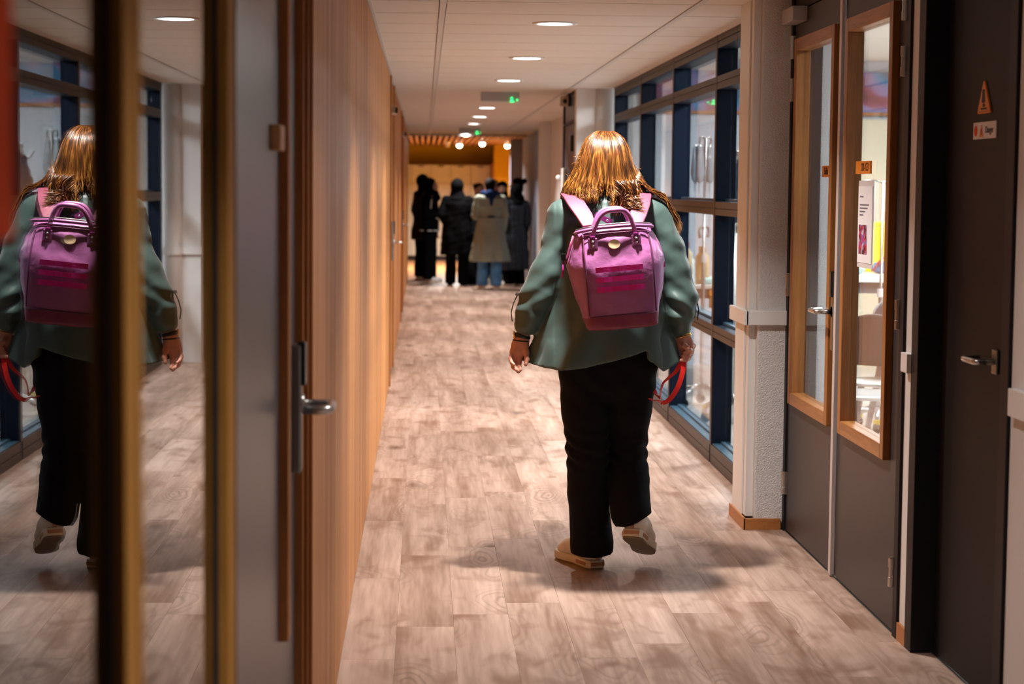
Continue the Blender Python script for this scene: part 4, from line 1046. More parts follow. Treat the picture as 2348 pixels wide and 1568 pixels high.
# shoes
def shoe(name, heel, yaw, pitch, label=None):
    sh = bpy.data.objects.new(name, None); C.objects.link(sh); sh.parent = wm_
    sh.location = (heel[0] - WX, heel[1] - WY, heel[2]); sh.scale = (1.1, 1.1, 1.1)
    sh.rotation_euler = Matrix.Rotation(yaw, 3, 'Z').to_4x4().to_euler()
    sh.rotation_euler = (Matrix.Rotation(yaw, 4, 'Z') @ Matrix.Rotation(pitch, 4, 'X')).to_euler()
    # local: heel at origin, toe towards +Y, sole on z = 0
    out = []
    for yy, l, r in ((-0.034, 0.012, 0.012), (-0.030, 0.028, 0.028), (-0.012, 0.037, 0.037), (0.03, 0.038, 0.037), (0.09, 0.034, 0.034), (0.14, 0.042, 0.040), (0.18, 0.047, 0.042), (0.215, 0.040, 0.034), (0.238, 0.022, 0.016), (0.242, 0.008, 0.004)):
        out.append((yy, l, r))
    poly = [(-l, y) for y, l, r in out] + [(r, y) for y, l, r in reversed(out)]
    MB().prism(poly, 'z', 0.006, 0.034).build('sole', 'shoe_sole', sh, bevel=0.004)
    MB().prism([(x * 0.93, y * 0.985) for x, y in poly], 'z', 0.0, 0.006).build('tread', 'shoe_tread', sh)
    u = Sculpt((-0.07, -0.06, 0.02), (0.07, 0.26, 0.15), 0.004)
    u.chain([(0, 0.002, 0.055, 0.034), (0, 0.004, 0.09, 0.032), (0, 0.01, 0.118, 0.034)], 0.012)
    u.chain([(0, 0.01, 0.06, 0.036), (0, 0.09, 0.062, 0.036), (-0.002, 0.155, 0.045, 0.037), (-0.003, 0.20, 0.035, 0.030)], 0.02, 0.95, (0, 0, 1))
    u.cone((0, 0.045, 0.10), (0, 0.12, 0.072), 0.024, 0.022, 0.02)
    u.below(lambda X, Y: np.full_like(X, 0.032))
    obj('upper', u.mesh('upper'), 'shoe_white', sh, True)
    MB().box(-0.0065, 0.0065, -0.0365, -0.030, 0.035, 0.108).build('heel_tab', 'shoe_tan', sh, bevel=0.002)
    for sx in (-1, 1):
        MB().box(sx * 0.036, sx * 0.0395, -0.012, 0.055, 0.014, 0.026).build('sole_stripe', 'shoe_tan', sh, bevel=0.001)
    MB().box(-0.026, 0.026, -0.0365, -0.031, 0.014, 0.026).build('sole_stripe', 'shoe_tan', sh, bevel=0.001)
    for q in range(4):
        yy = 0.065 + q * 0.022; zz = 0.112 - q * 0.011
        MB().tube([(-0.022, yy, zz - 0.006), (0, yy + 0.006, zz + 0.004), (0.022, yy, zz - 0.006)], 0.0025, 6).build('lace', 'shoe_sole', sh, smooth=True)
    return sh
shoe('shoe', (0.660, 7.580, 0.0), math.radians(24), 0.0)
shoe('shoe', (0.796, 7.412, 0.140), math.radians(-20), math.radians(-22))
# wrist wear
def ring(name, m, c, rx, ry, r, tilt=0.0, n=26, flat=1.0):
    pts = []
    for k in range(n):
        a = 2 * PI * k / n
        pts.append((c[0] + rx * math.cos(a), c[1] + ry * math.sin(a), c[2] + math.cos(a) * tilt))
    o = MB().tube(pts, r, 6, closed=True, flat=flat).build(name, m, wm_, smooth=True); o.location = (-WX, -WY, 0)
    return o
ring('watch_strap', 'strap_black', (0.3735, 7.488, 0.906), 0.028, 0.027, 0.008, -0.006, flat=0.35)
ring('bracelet', 'strap_black', (0.369, 7.488, 0.887), 0.031, 0.024, 0.0022, -0.003)
w_ = MB().lathe([(0.013, -0.004), (0.014, 0), (0.012, 0.003)], (0.343, 7.486, 0.910), 14, 'x').build('watch_case', 'gold', wm_); w_.location = (-WX, -WY, 0)
ring('bracelet', 'gold', (0.982, 7.489, 0.917), 0.030, 0.029, 0.0022, 0.003)
ring('bracelet', 'gold', (0.984, 7.489, 0.909), 0.031, 0.030, 0.0020, 0.008)

# hair: under-layer and several hundred locks
rng = random.Random(11)
hb = Sculpt((0.50, 7.30, 1.34), (0.88, 7.70, 1.72), 0.005)
hb.ell((0.682, 7.545, 1.582), (0.078, 0.095, 0.086), 0.02)
hb.chain([(0.682, 7.51, 1.58, 0.068), (0.682, 7.495, 1.51, 0.078), (0.680, 7.49, 1.46, 0.098)], 0.03, 0.62)
hb.below(lambda X, Y: 1.452 + 0.02 * np.sin(X * 60) + np.where((X > 0.655) & (X < 0.70), 0.02, 0.0) - np.where((X > 0.70) & (X < 0.78), 0.04, 0.0))
hair = MB(); TONE = []
def lock_path(th, endz, wav, lift, top):
    pts = []
    zs = [1.672, 1.664, 1.645, 1.615, 1.58, 1.545, 1.51, 1.48, 1.455, 1.43, 1.405, 1.38, 1.36, 1.34]
    zt = [1.675, 1.66, 1.64, 1.60, 1.55, 1.50, 1.46, 1.42, 1.36]
    rx = [0.012, 0.045, 0.066, 0.084, 0.098, 0.122, 0.148, 0.158, 0.155]
    ry = [0.010, 0.045, 0.072, 0.098, 0.104, 0.102, 0.112, 0.140, 0.155]
    ph = rng.uniform(0, 6.28)
    for z in zs:
        if z < endz - 0.012: break
        a = np.interp(z, zt[::-1], rx[::-1]); b = np.interp(z, zt[::-1], ry[::-1])
        q = max(0, (1.52 - z) / 0.15)
        w1 = wav * q * math.sin(z * 62 + ph); w2 = wav * 0.7 * q * math.cos(z * 55 + ph * 1.7)
        x = 0.682 + (a + lift) * math.sin(th + w1 * 6) + w1
        y = 7.535 - (b + lift) * math.cos(th + w1 * 6) + w2
        pts.append((x, y, z + lift * 0.7))
    return pts
def strand(pts, r0, jit=0.0):
    n = len(pts)
    if n < 3: return
    rr = [r0 * (0.55 + 0.45 * min(1, i / 2)) * (1 - 0.75 * max(0, (i / (n - 1) - 0.7) / 0.3)) for i in range(n)]
    hair.tube(pts, rr, 5)
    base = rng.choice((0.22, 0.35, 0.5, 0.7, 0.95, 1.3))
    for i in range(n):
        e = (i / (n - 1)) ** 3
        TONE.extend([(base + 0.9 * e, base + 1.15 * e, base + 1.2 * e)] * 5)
for i in range(1700):
    th = rng.uniform(-1.75, 1.75)
    x_e = math.sin(th)
    if x_e < -0.25: ez = 1.435 + rng.uniform(-0.04, 0.045)
    elif x_e < 0.10: ez = 1.462 + rng.uniform(-0.03, 0.03)
    elif x_e < 0.62: ez = 1.372 + rng.uniform(-0.012, 0.09)
    else: ez = 1.43 + rng.uniform(-0.03, 0.03)
    if abs(th) > 1.3: ez += 0.02
    strand(lock_path(th, ez, rng.uniform(0.003, 0.011), rng.uniform(0, 0.010), 0), rng.uniform(0.0010, 0.0030))
# curled ends lying on the right shoulder blade and sweeping over the right shoulder
for i in range(380):
    a = rng.uniform(0, 1); x0 = 0.71 + 0.07 * a
    cx = 0.742 + rng.uniform(-0.02, 0.02); R_ = rng.uniform(0.02, 0.045); z0 = 1.478 + rng.uniform(-0.02, 0.02); ln = rng.uniform(0.07, 0.125) * (0.8 + 0.2 * a); yb = 7.37 - rng.uniform(0.0, 0.035)
    pts = []
    for q in range(11):
        t = q / 10
        pts.append((x0 + 0.016 * math.sin(t * 5.5 + a * 1.3 - 0.6) + 0.034 * t * t, yb + 0.03 * (1 - t) - 0.010 * math.sin(t * 5 + a * 2), z0 - ln * t + 0.016 * max(0, t - 0.8) / 0.2))
    strand(pts, rng.uniform(0.0010, 0.0026))
for i in range(130):
    a = rng.uniform(0, 1); e = rng.uniform(0, 1)
    p0 = Vector((0.79 + 0.02 * a, 7.46 + 0.06 * a, 1.50 + 0.03 * a)); p1 = Vector((0.845, 7.455 + 0.05 * a, 1.455 + 0.012 * e)); p2 = Vector((0.905, 7.46 + 0.04 * a, 1.425 + 0.015 * e)); p3 = Vector((0.948 + 0.012 * e, 7.47 + 0.03 * a, 1.33 + 0.03 * e)); p4 = Vector((0.962 + 0.012 * e, 7.455 + 0.03 * a, 1.275 + 0.05 * e))
    P_ = [p0, p1, p2, p3, p4]; stop = rng.choice((3, 4, 4, 5)) if i > 25 else 3
    pts = []
    for q in range(stop - 1):
        for t in (0, 0.33, 0.66): pts.append(tuple(P_[q].lerp(P_[q + 1], t) + Vector((0, 0, 0.006 * math.sin(q * 3 + t * 6 + i)))))
    pts.append(tuple(P_[stop - 1]))
    strand(pts, rng.uniform(0.0009, 0.0022))
# fly-away wisps
for i in range(26):
    s_ = rng.choice((-1, 1, 1)); z0 = rng.uniform(1.44, 1.60)
    x0 = 0.682 + s_ * np.interp(z0, [1.44, 1.50, 1.58, 1.62], [0.15, 0.12, 0.088, 0.07]); y0 = 7.50
    dx, dz = s_ * rng.uniform(0.012, 0.045), rng.uniform(-0.045, 0.012)
    pts = [(x0 + dx * t - s_ * 0.004, y0, z0 + dz * t * t + 0.008 * math.sin(t * 5 + i)) for t in (0, 0.25, 0.5, 0.75, 1)]
    hair.tube(pts, [0.0011, 0.001, 0.0009, 0.0007, 0.0004], 4); TONE.extend([(1.5, 1.7, 1.7)] * 20)
hs = sculpt_obj(hb, 'hair', 'hair_under', wm_, OFF)
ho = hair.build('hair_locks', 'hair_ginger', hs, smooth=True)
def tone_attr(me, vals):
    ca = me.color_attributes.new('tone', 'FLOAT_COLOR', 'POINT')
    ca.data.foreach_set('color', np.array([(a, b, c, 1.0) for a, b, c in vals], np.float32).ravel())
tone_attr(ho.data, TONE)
del hb

# ================================================================== BACKPACK
mat('bag_mauve', (0.34, 0.11, 0.285), 0.36, spec=0.5, bump=0.14, bscale=55, var=0.10, vscale=14)
mat('bag_wine', (0.20, 0.028, 0.075), 0.42, spec=0.45, bump=0.12, bscale=60)
mat('bag_piping', (0.10, 0.015, 0.06), 0.5)
mat('bag_magenta', (0.72, 0.006, 0.30), 0.6, bump=0.1, bscale=260)
mat('strap_pink', (0.22, 0.045, 0.085), 0.55, bump=0.08, bscale=200)
mat('bag_plum', (0.17, 0.012, 0.12), 0.4)
mat('patch_tan', (0.85, 0.64, 0.40), 0.7, spec=0.2)
bg_ = thing('backpack', 'mauve leather-look backpack with magenta stripes on the woman\'s back', 'backpack', (0.727, 7.244, 0.953))
bg_.rotation_euler = (math.radians(-2.0), math.radians(-5.5), 0)
# local axes: x right, y away from the camera (towards her back), z up
def bag_ring(z, wf, wm, yf, ym, yb, wbk):
    """front edge half-width wf at yf, widest wm at ym, back half-width wbk at yb"""
    pts = []
    for x, y in ((wf, yf), (wf + (wm - wf) * 0.55, yf + (ym - yf) * 0.35), (wm, ym), (wm * 0.985, ym + (yb - ym) * 0.55), (wbk, yb), (wbk * 0.5, yb + 0.002)): pts.append((x, y))
    full = pts + [(-x, y) for x, y in reversed(pts)]
    fx = [(-wf * 0.5, yf - 0.006), (0, yf - 0.008), (wf * 0.5, yf - 0.006)]
    return [(x, y, z) for x, y in fx + full]
rings = [bag_ring(0.000, 0.115, 0.120, -0.052, 0.0, 0.07, 0.11), bag_ring(0.006, 0.126, 0.133, -0.064, 0.0, 0.085, 0.12), bag_ring(0.05, 0.126, 0.138, -0.070, 0.0, 0.085, 0.125),
         bag_ring(0.10, 0.126, 0.152, -0.079, 0.0, 0.085, 0.13), bag_ring(0.17, 0.128, 0.172, -0.090, 0.0, 0.085, 0.14), bag_ring(0.225, 0.128, 0.184, -0.088, 0.0, 0.085, 0.145),
         bag_ring(0.262, 0.127, 0.184, -0.080, 0.002, 0.085, 0.145), bag_ring(0.300, 0.125, 0.166, -0.066, 0.01, 0.08, 0.14), bag_ring(0.345, 0.124, 0.147, -0.046, 0.015, 0.07, 0.138), bag_ring(0.372, 0.124, 0.140, -0.036, 0.018, 0.06, 0.136)]
n_ = len(rings[0])
b_ = MB(); vs = [p for r in rings for p in r]
fs = [(i * n_ + q, i * n_ + (q + 1) % n_, (i + 1) * n_ + (q + 1) % n_, (i + 1) * n_ + q) for i in range(len(rings) - 1) for q in range(n_)]
b_.raw(vs, fs + [tuple(range(n_ - 1, -1, -1)), tuple(range((len(rings) - 1) * n_, len(rings) * n_))])
bb = b_.build('bag_body', 'bag_mauve', bg_, smooth=True)
bb.data.materials.append(MATS['bag_wine'])
for p in bb.data.polygons:
    cz = p.center.z; cx = abs(p.center.x)
    if cz < 0.045: p.material_index = 1
mo = bb.modifiers.new('sub', 'SUBSURF'); mo.levels = 2; mo.render_levels = 2
tx = bpy.data.textures.new('bag_creases', 'CLOUDS'); tx.noise_scale = 0.055; tx.noise_depth = 1
md = bb.modifiers.new('crease', 'DISPLACE'); md.texture = tx; md.strength = 0.012; md.mid_level = 0.5; md.texture_coords = 'LOCAL'
def fy(z):  # y of the front face at height z
    return float(np.interp(z, [0, 0.05, 0.10, 0.17, 0.225, 0.262, 0.30, 0.345, 0.372], [-0.067, -0.078, -0.087, -0.098, -0.096, -0.088, -0.074, -0.054, -0.044]))
# base seam, vertical piping, top frame rim
MB().tube([(x, fy(0.052) - 0.001, 0.052) for x in (-0.122, -0.06, 0, 0.06, 0.122)], 0.0028, 6).build('base_seam', 'bag_piping', bg_, smooth=True)
for s_ in (-1, 1):
    MB().tube([(s_ * (0.119 if z > 0.3 else 0.122), fy(z) + 0.004, z) for z in (0.058, 0.08, 0.13, 0.18, 0.225, 0.262, 0.30, 0.33, 0.358)], 0.0032, 6).build('side_seam', 'bag_piping', bg_, smooth=True)
rim = [(-0.138, -0.028), (-0.128, -0.042), (-0.06, -0.049), (0, -0.051), (0.06, -0.049), (0.128, -0.042), (0.138, -0.028), (0.140, 0.02), (0.136, 0.056), (0.06, 0.062), (-0.06, 0.062), (-0.136, 0.056), (-0.140, 0.02)]
MB().tube([(x, y, 0.374 - 0.012 * (abs(x) / 0.14) ** 4) for x, y in rim], 0.0065, 8, closed=True).build('top_frame', 'bag_mauve', bg_, smooth=True)
MB().tube([(x * 0.985, y * 0.96, 0.384 - 0.012 * (abs(x) / 0.14) ** 4) for x, y in rim], 0.0025, 6, closed=True).build('zipper', 'steel_dark', bg_, smooth=True)
MB().tube([(x, fy(0.352) - 0.004, 0.352 - 0.004 * (abs(x) / 0.12) ** 2) for x in (-0.12, -0.06, 0, 0.06, 0.12)], 0.002, 6).build('top_seam', 'bag_piping', bg_, smooth=True)
# zip tails at the sides
MB().tube([(-0.150, -0.01, 0.352), (-0.166, -0.02, 0.315), (-0.181, -0.03, 0.275), (-0.189, -0.032, 0.255)], 0.006, 6, flat=0.5).build('zip_tail', 'bag_wine', bg_, smooth=True)
MB().box(-0.204, -0.186, -0.036, -0.016, 0.268, 0.292).build('side_buckle', 'black_plastic', bg_, bevel=0.003)
MB().tube([(-0.196, -0.03, 0.262), (-0.200, -0.034, 0.235), (-0.207, -0.034, 0.205)], [0.004, 0.005, 0.0035], 6, flat=0.5).build('zip_pull', 'bag_magenta', bg_, smooth=True)
# handles
for i, (yo, top, hw_, m_) in enumerate(((-0.062, 0.100, 0.078, 'bag_mauve'), (-0.012, 0.108, 0.074, 'bag_mauve'))):
    pts = []
    for q in range(15):
        t = -1 + 2 * q / 14
        x = hw_ * math.copysign(min(1, abs(t) ** 0.8 * 1.04), t) + (-0.012 if i else -0.008)
        pts.append((x + 0.012 * (1 - t * t), yo - 0.016 * (1 - abs(t)) * (1 - i), 0.332 + top * (1 - abs(t) ** 3.0)))
    MB().tube(pts, 0.0088, 10).build('handle', m_, bg_, smooth=True)
for s_ in (-1, 1):
    x_ = s_ * 0.079 - 0.008 ; z_ = 0.322
    tb_ = MB().box(x_ - 0.017, x_ + 0.017, fy(z_) - 0.008, fy(z_) + 0.002, z_ - 0.024, z_ + 0.016).build('handle_tab', 'bag_mauve', bg_, bevel=0.003)
    tb_.location.y = -0.004
    for zz in (-0.012, 0.003):
        MB().lathe([(0.0048, 0), (0.0046, -0.003), (0.002, -0.0045)], (x_, fy(z_) - 0.008, z_ + zz), 12, 'y').build('stud', 'steel', tb_, smooth=True)
    MB().box(x_ - 0.010, x_ + 0.010, fy(z_) - 0.010, fy(z_) + 0.004, z_ + 0.010, z_ + 0.024).build('handle_loop', 'bag_plum', tb_, bevel=0.004)
# round patch
pt_ = MB().lathe([(0.0215, 0.0), (0.0215, -0.0025), (0.018, -0.0032)], (0, 0, 0), 28, 'y', 1.0, 0.86).build('round_patch', 'patch_tan', bg_, label='round tan leather patch')
pt_.location = (-0.010, fy(0.31) - 0.006, 0.310); pt_.rotation_euler = (math.radians(-21), 0, 0)
# magenta webbing stripes
for q, z_ in enumerate((0.2215, 0.1855, 0.150)):
    b2 = MB(); N = 12; vs = []
    for i in range(N + 1):
        x = -0.088 + 0.172 * i / N; y = fy(z_) - 0.0105 - 0.004 * abs(math.sin(i * PI / 4))
        for dz in (-0.0095, 0.0095): vs += [(x, y, z_ + dz), (x, y + 0.003, z_ + dz)]
    fs = []
    for i in range(N):
        a = i * 4; c = a + 4
        fs += [(a, c, c + 2, a + 2), (a + 1, a + 3, c + 3, c + 1), (a, a + 1, c + 1, c), (a + 2, c + 2, c + 3, a + 3)]
    fs += [(0, 2, 3, 1), (N * 4, N * 4 + 1, N * 4 + 3, N * 4 + 2)]
    b2.raw(vs, fs).build('webbing_stripe', 'bag_magenta', bg_)
    for s_ in (-1, 1):
        wx_ = float(np.interp(z_, [0.05, 0.10, 0.17, 0.225], [0.138, 0.152, 0.172, 0.184]))
        MB().box(s_ * (wx_ - 0.020), s_ * (wx_ - 0.009), -0.02, 0.03, z_ - 0.0095, z_ + 0.0095).build('side_webbing', 'bag_magenta', bg_, bevel=0.001)
# hang tag with stud between the handles
tg = MB().prism([(-0.055, 0.432), (-0.068, 0.420), (-0.012, 0.380), (0.0, 0.398)], 'y', 0.01, 0.014).build('hang_tag', 'bag_plum', bg_, bevel=0.001)
MB().lathe([(0.005, 0.0), (0.0045, -0.003), (0.002, -0.004)], (-0.020, 0.010, 0.398), 12, 'y').build('stud', 'steel', tg, smooth=True)
# shoulder straps over the jacket
def strap(pts, wd, name):
    b3 = MB(); vs = []
    P3 = [Vector(p) for p in pts]; n3 = len(P3)
    for i, p in enumerate(P3):
        t = (P3[min(i + 1, n3 - 1)] - P3[max(i - 1, 0)]).normalized()
        side = Vector((1, 0, 0)) - t * t.x
        side.normalize(); nn = side.cross(t)
        if nn.y > 0 and nn.z < 0: nn = -nn
        for a, e in ((-1, 0), (1, 0), (1, 1), (-1, 1)): vs.append(p + side * (a * wd[i] / 2) + nn * (0.011 * (e - 0.5)))
    fs = []
    for i in range(n3 - 1):
        for q in range(4): fs.append((i * 4 + q, i * 4 + (q + 1) % 4, (i + 1) * 4 + (q + 1) % 4, (i + 1) * 4 + q))
    fs += [(3, 2, 1, 0), tuple(range((n3 - 1) * 4, n3 * 4))]
    o = b3.raw(vs, fs).build(name, 'strap_pink', None, bevel=0.003)
    for p in o.data.polygons: p.use_smooth = True
    o.parent = bg_; o.matrix_parent_inverse = (Matrix.Translation(bg_.location) @ bg_.rotation_euler.to_matrix().to_4x4()).inverted()
    return o
strap([(0.605, 7.285, 1.325), (0.590, 7.335, 1.362), (0.568, 7.385, 1.398), (0.552, 7.44, 1.428), (0.545, 7.50, 1.438), (0.545, 7.57, 1.412), (0.552, 7.62, 1.33), (0.56, 7.64, 1.22)], [0.05, 0.062, 0.066, 0.066, 0.064, 0.062, 0.058, 0.05], 'shoulder_strap')
strap([(0.775, 7.285, 1.335), (0.790, 7.335, 1.370), (0.806, 7.385, 1.408), (0.816, 7.44, 1.438), (0.820, 7.50, 1.448), (0.820, 7.57, 1.42), (0.815, 7.62, 1.34), (0.81, 7.64, 1.22)], [0.05, 0.062, 0.066, 0.066, 0.064, 0.062, 0.058, 0.05], 'shoulder_strap')

# ================================================================== LANYARD in the right hand
ly = thing('lanyard', 'red printed lanyard hanging from the woman\'s closed hand', 'lanyard', (0.985, 7.49, 0.83))
def ribbon(pts, wd, tw, name, m, parent, off):
    q_ = [Vector(p) for p in pts]; np_, nt_ = [], []
    for i in range(len(q_) - 1):   # Catmull-Rom so that the band bends smoothly
        a, b, c, d = q_[max(i - 1, 0)], q_[i], q_[i + 1], q_[min(i + 2, len(q_) - 1)]
        for k in range(5):
            u = k / 5
            np_.append(0.5 * ((2 * b) + (c - a) * u + (2 * a - 5 * b + 4 * c - d) * u * u + (3 * b - a - 3 * c + d) * u ** 3)); nt_.append(tw[i] * (1 - u) + tw[i + 1] * u)
    pts = np_ + [q_[-1]]; tw = nt_ + [tw[-1]]
    P3 = [Vector(p) - Vector(off) for p in pts]; n3 = len(P3); vs = []
    for i, p in enumerate(P3):
        t = (P3[min(i + 1, n3 - 1)] - P3[max(i - 1, 0)]).normalized()
        a = tw[i]; d = Vector((math.cos(a), math.sin(a), 0)); d = (d - t * d.dot(t)).normalized(); nn = d.cross(t)
        for s1, s2 in ((-1, -1), (1, -1), (1, 1), (-1, 1)): vs.append(p + d * (s1 * wd / 2) + nn * (s2 * 0.0009))
    fs = [(i * 4 + q, i * 4 + (q + 1) % 4, (i + 1) * 4 + (q + 1) % 4, (i + 1) * 4 + q) for i in range(n3 - 1) for q in range(4)]
    return MB().raw(vs, fs + [(3, 2, 1, 0), tuple(range((n3 - 1) * 4, n3 * 4))]).build(name, m, parent)
LO = (0.985, 7.49, 0.83)
r1 = ribbon([(0.985, 7.475, 0.835), (0.984, 7.462, 0.80), (0.976, 7.455, 0.76), (0.962, 7.45, 0.72), (0.945, 7.448, 0.69), (0.925, 7.447, 0.667), (0.905, 7.447, 0.657)], 0.019, [0.1, 0.1, 0.15, 0.2, 0.2, 0.2, 0.2], 'ribbon_front', 'lanyard_red', ly, LO)
ribbon([(0.905, 7.447, 0.657), (0.886, 7.45, 0.666), (0.866, 7.448, 0.668), (0.848, 7.45, 0.682), (0.848, 7.458, 0.702), (0.866, 7.466, 0.708), (0.884, 7.468, 0.688), (0.897, 7.468, 0.672)], 0.019, [0.2, 1.0, 1.2, 0.8, 0.3, 0.2, 0.9, 1.2], 'ribbon_fold', 'lanyard_red', ly, LO)
ribbon([(0.897, 7.468, 0.672), (0.899, 7.47, 0.70), (0.908, 7.472, 0.73), (0.93, 7.474, 0.752), (0.955, 7.475, 0.775), (0.975, 7.478, 0.81), (0.984, 7.478, 0.84)], 0.019, [1.2, 1.2, 1.0, 0.7, 0.5, 0.4, 0.3], 'ribbon_back', 'lanyard_red', ly, LO)
MB().box(0.004, 0.024, -0.045, -0.034, 0.032, 0.042).build('ribbon_end', 'lanyard_red', ly, bevel=0.002)
MB().lathe([(0.004, -0.006), (0.006, 0), (0.004, 0.006)], (0.022, -0.042, 0.030), 10, 'x').build('clip', 'steel', ly, smooth=True)
# ================================================================== STUDENTS at the far end
mat('cloth_black', (0.0028, 0.0028, 0.0034), 0.9, spec=0.04, bump=0.1, bscale=120)
mat('cloth_charcoal', (0.022, 0.028, 0.035), 0.8, spec=0.15, bump=0.1, bscale=120)
mat('cloth_khaki', (0.25, 0.275, 0.22), 0.7, bump=0.1, bscale=120, var=0.12, vscale=5)
mat('cloth_navy', (0.008, 0.024, 0.085), 0.85, spec=0.08)
mat('leather_dark', (0.008, 0.012, 0.018), 0.38, spec=0.4, bump=0.25, bscale=26)
mat('jeans_blue', (0.07, 0.22, 0.46), 0.75, bump=0.1, bscale=200, var=0.2, vscale=8)
mat('cloth_white', (0.70, 0.70, 0.72), 0.7)
mat('trainer_pink', (0.62, 0.42, 0.36), 0.6)
mat('trainer_pale', (0.60, 0.58, 0.52), 0.6)
mat('skin_far', (0.60, 0.36, 0.27), 0.5)
mat('eye_dark', (0.02, 0.012, 0.01), 0.3)
mat('lip', (0.40, 0.12, 0.10), 0.5)
mat('hair_dark', (0.006, 0.0045, 0.004), 0.75, spec=0.08, bump=0.4, bscale=90)
mat('hair_red', (0.16, 0.035, 0.008), 0.45, bump=0.4, bscale=90)
HB = 1.62
def student(label, loc, rz, height, top, coat_m, coat_len, cover, cover_m, leg_m, shoe_m, arms=('down', 'down'), slim=1.0, flare=0.0, step=0.0, head_turn=0.0, extras=()):
    t = thing('person', label, 'person', loc, group='students standing at the end of the corridor')
    t.rotation_euler = (0, 0, rz); f = height / HB; t.scale = (f, f, f)
    h = 0.0115
    ARM = {'down': ((0.175, 0, 1.315), (0.215, -0.02, 1.08), (0.20, 0.04, 0.86)),
           'front': ((0.175, 0, 1.315), (0.215, -0.01, 1.07), (0.10, 0.20, 1.05)),
           'up': ((0.175, 0, 1.315), (0.225, 0.03, 1.09), (0.11, 0.20, 1.20)),
           'pocket': ((0.175, 0, 1.315), (0.245, -0.06, 1.09), (0.18, 0.06, 0.95))}
    A = []
    for s, a in zip((-1, 1), arms): A.append([(s * p[0], p[1], p[2]) for p in ARM[a]])
    sy = [step, -step]
    b = Sculpt((-0.40, -0.32, 0.02), (0.40, 0.36, 1.66), h)
    b.chain([(0, 0, 0.86, 0.13), (0, 0, 1.10, 0.115), (0, 0, 1.28, 0.13)], 0.03, 0.62)
    b.cone((-0.14, 0, 1.32), (0.14, 0, 1.32), 0.045, 0.045, 0.03)
    b.chain([(0, 0, 1.32, 0.05), (0, 0.012, 1.44, 0.046)], 0.02)
    ct, st_ = math.cos(head_turn), math.sin(head_turn)
    def hp(x, y, z): return (x * ct - y * st_, x * st_ + y * ct + 0.012, z)
    b.ell(hp(0, 0.01, 1.525), (0.072, 0.085, 0.088), 0.02); b.ell(hp(0, 0.05, 1.465), (0.048, 0.05, 0.05), 0.025)
    b.cone(hp(0, 0.095, 1.515), hp(0, 0.113, 1.488), 0.009, 0.013, 0.012)
    for s in (-1, 1): b.ell(hp(s * 0.073, 0.01, 1.505), (0.010, 0.018, 0.028), 0.006)
    for a in A:
        b.chain([(*a[0], 0.045), (*a[1], 0.038), (*a[2], 0.026)], 0.02)
        d = (Vector(a[2]) - Vector(a[1])).normalized(); w0 = Vector(a[2])
        b.cone(tuple(w0), tuple(w0 + d * 0.08), 0.026, 0.034, 0.012, 0.6, (1, 0, 0) if abs(d.z) > 0.5 else (0, 0, 1))
        for q in range(4):
            o_ = (Vector((0, 1, 0)) if abs(d.z) > 0.5 else Vector((1, 0, 0))) * (0.017 * (q - 1.5))
            b.chain([(*(w0 + d * 0.075 + o_), 0.0105), (*(w0 + d * (0.125 + 0.01 * (1 - abs(q - 1.5))) + o_ + Vector((0, 0, -0.012))), 0.009), (*(w0 + d * 0.148 + o_ + Vector((0, 0, -0.026))), 0.0085)], 0.003)
        b.chain([(*(w0 + d * 0.03 + Vector((0, 0.025, 0.006))), 0.012), (*(w0 + d * 0.085 + Vector((-math.copysign(0.02, a[0][0]), 0.035, 0.012))), 0.0095)], 0.004)
    for s, q in zip((-1, 1), sy): b.chain([(s * 0.085, 0, 0.86, 0.085), (s * 0.09, 0.02 + q * 0.5, 0.47, 0.055), (s * 0.09, q, 0.06, 0.036)], 0.03)
    obj('body', b.mesh('body'), 'skin_far', t, True)
    # face features
    for s in (-1, 1): 
        e = hp(s * 0.027, 0.089, 1.524)
        MB().lathe([(0.002, 0.006), (0.0085, 0.003), (0.010, 0), (0.0085, -0.003), (0.002, -0.006)], e, 10, 'z', 1.0, 0.6).build('eye', 'eye_dark', t, smooth=True)
    MB().tube([hp(-0.02, 0.094, 1.455), hp(0, 0.102, 1.455), hp(0.02, 0.094, 1.455)], [0.003, 0.006, 0.003], 6).build('mouth', 'lip', t, smooth=True)
    # trousers
    p = Sculpt((-0.30, -0.30, 0.02), (0.30, 0.30, 0.98), h)
    p.cone((-0.07, 0, 0.85), (0.07, 0, 0.85), 0.115, 0.115, 0.03)
    for s, q in zip((-1, 1), sy): p.chain([(s * 0.085, 0, 0.82, 0.100), (s * 0.092, 0.015 + q * 0.5, 0.48, 0.080), (s * 0.095, q, 0.08, 0.086)], 0.015)
    p.displace(lambda X, Y, Z: 0.005 * vnoise(X, Y, Z, 22, 4))
    p.below(lambda X, Y: np.full_like(X, 0.045))
    obj('trousers', p.mesh('trousers'), leg_m, t, True)
    for s, q in zip((-1, 1), sy):
        sh = Sculpt((-0.09, -0.10, -0.01), (0.09, 0.24, 0.13), 0.008)
        sh.chain([(0, -0.03, 0.05, 0.042), (0, 0.06, 0.045, 0.042), (0, 0.15, 0.032, 0.036)], 0.02); sh.below(lambda X, Y: np.full_like(X, 0.0))
        so = obj('shoe', sh.mesh('shoe'), shoe_m, t, True); so.location = (s * 0.095, q, 0); so.rotation_euler = (0, 0, -s * 0.2)
        MB().box(-0.042, 0.042, -0.075, 0.185, 0.0, 0.018).build('sole', 'shoe_sole', so, bevel=0.008)
    # coat or jacket
    zb = coat_len; g = Sculpt((-0.42, -0.34, zb - 0.05), (0.42, 0.36, 1.48), h)
    fl_ = lambda a, Z: np.clip((1.0 - Z) / 0.5, 0, 1) * (0.014 * np.sin(a * 7 + 4 * Z) + 0.008 * np.sin(a * 12 + 1.0))
    rx0 = 0.185 * slim
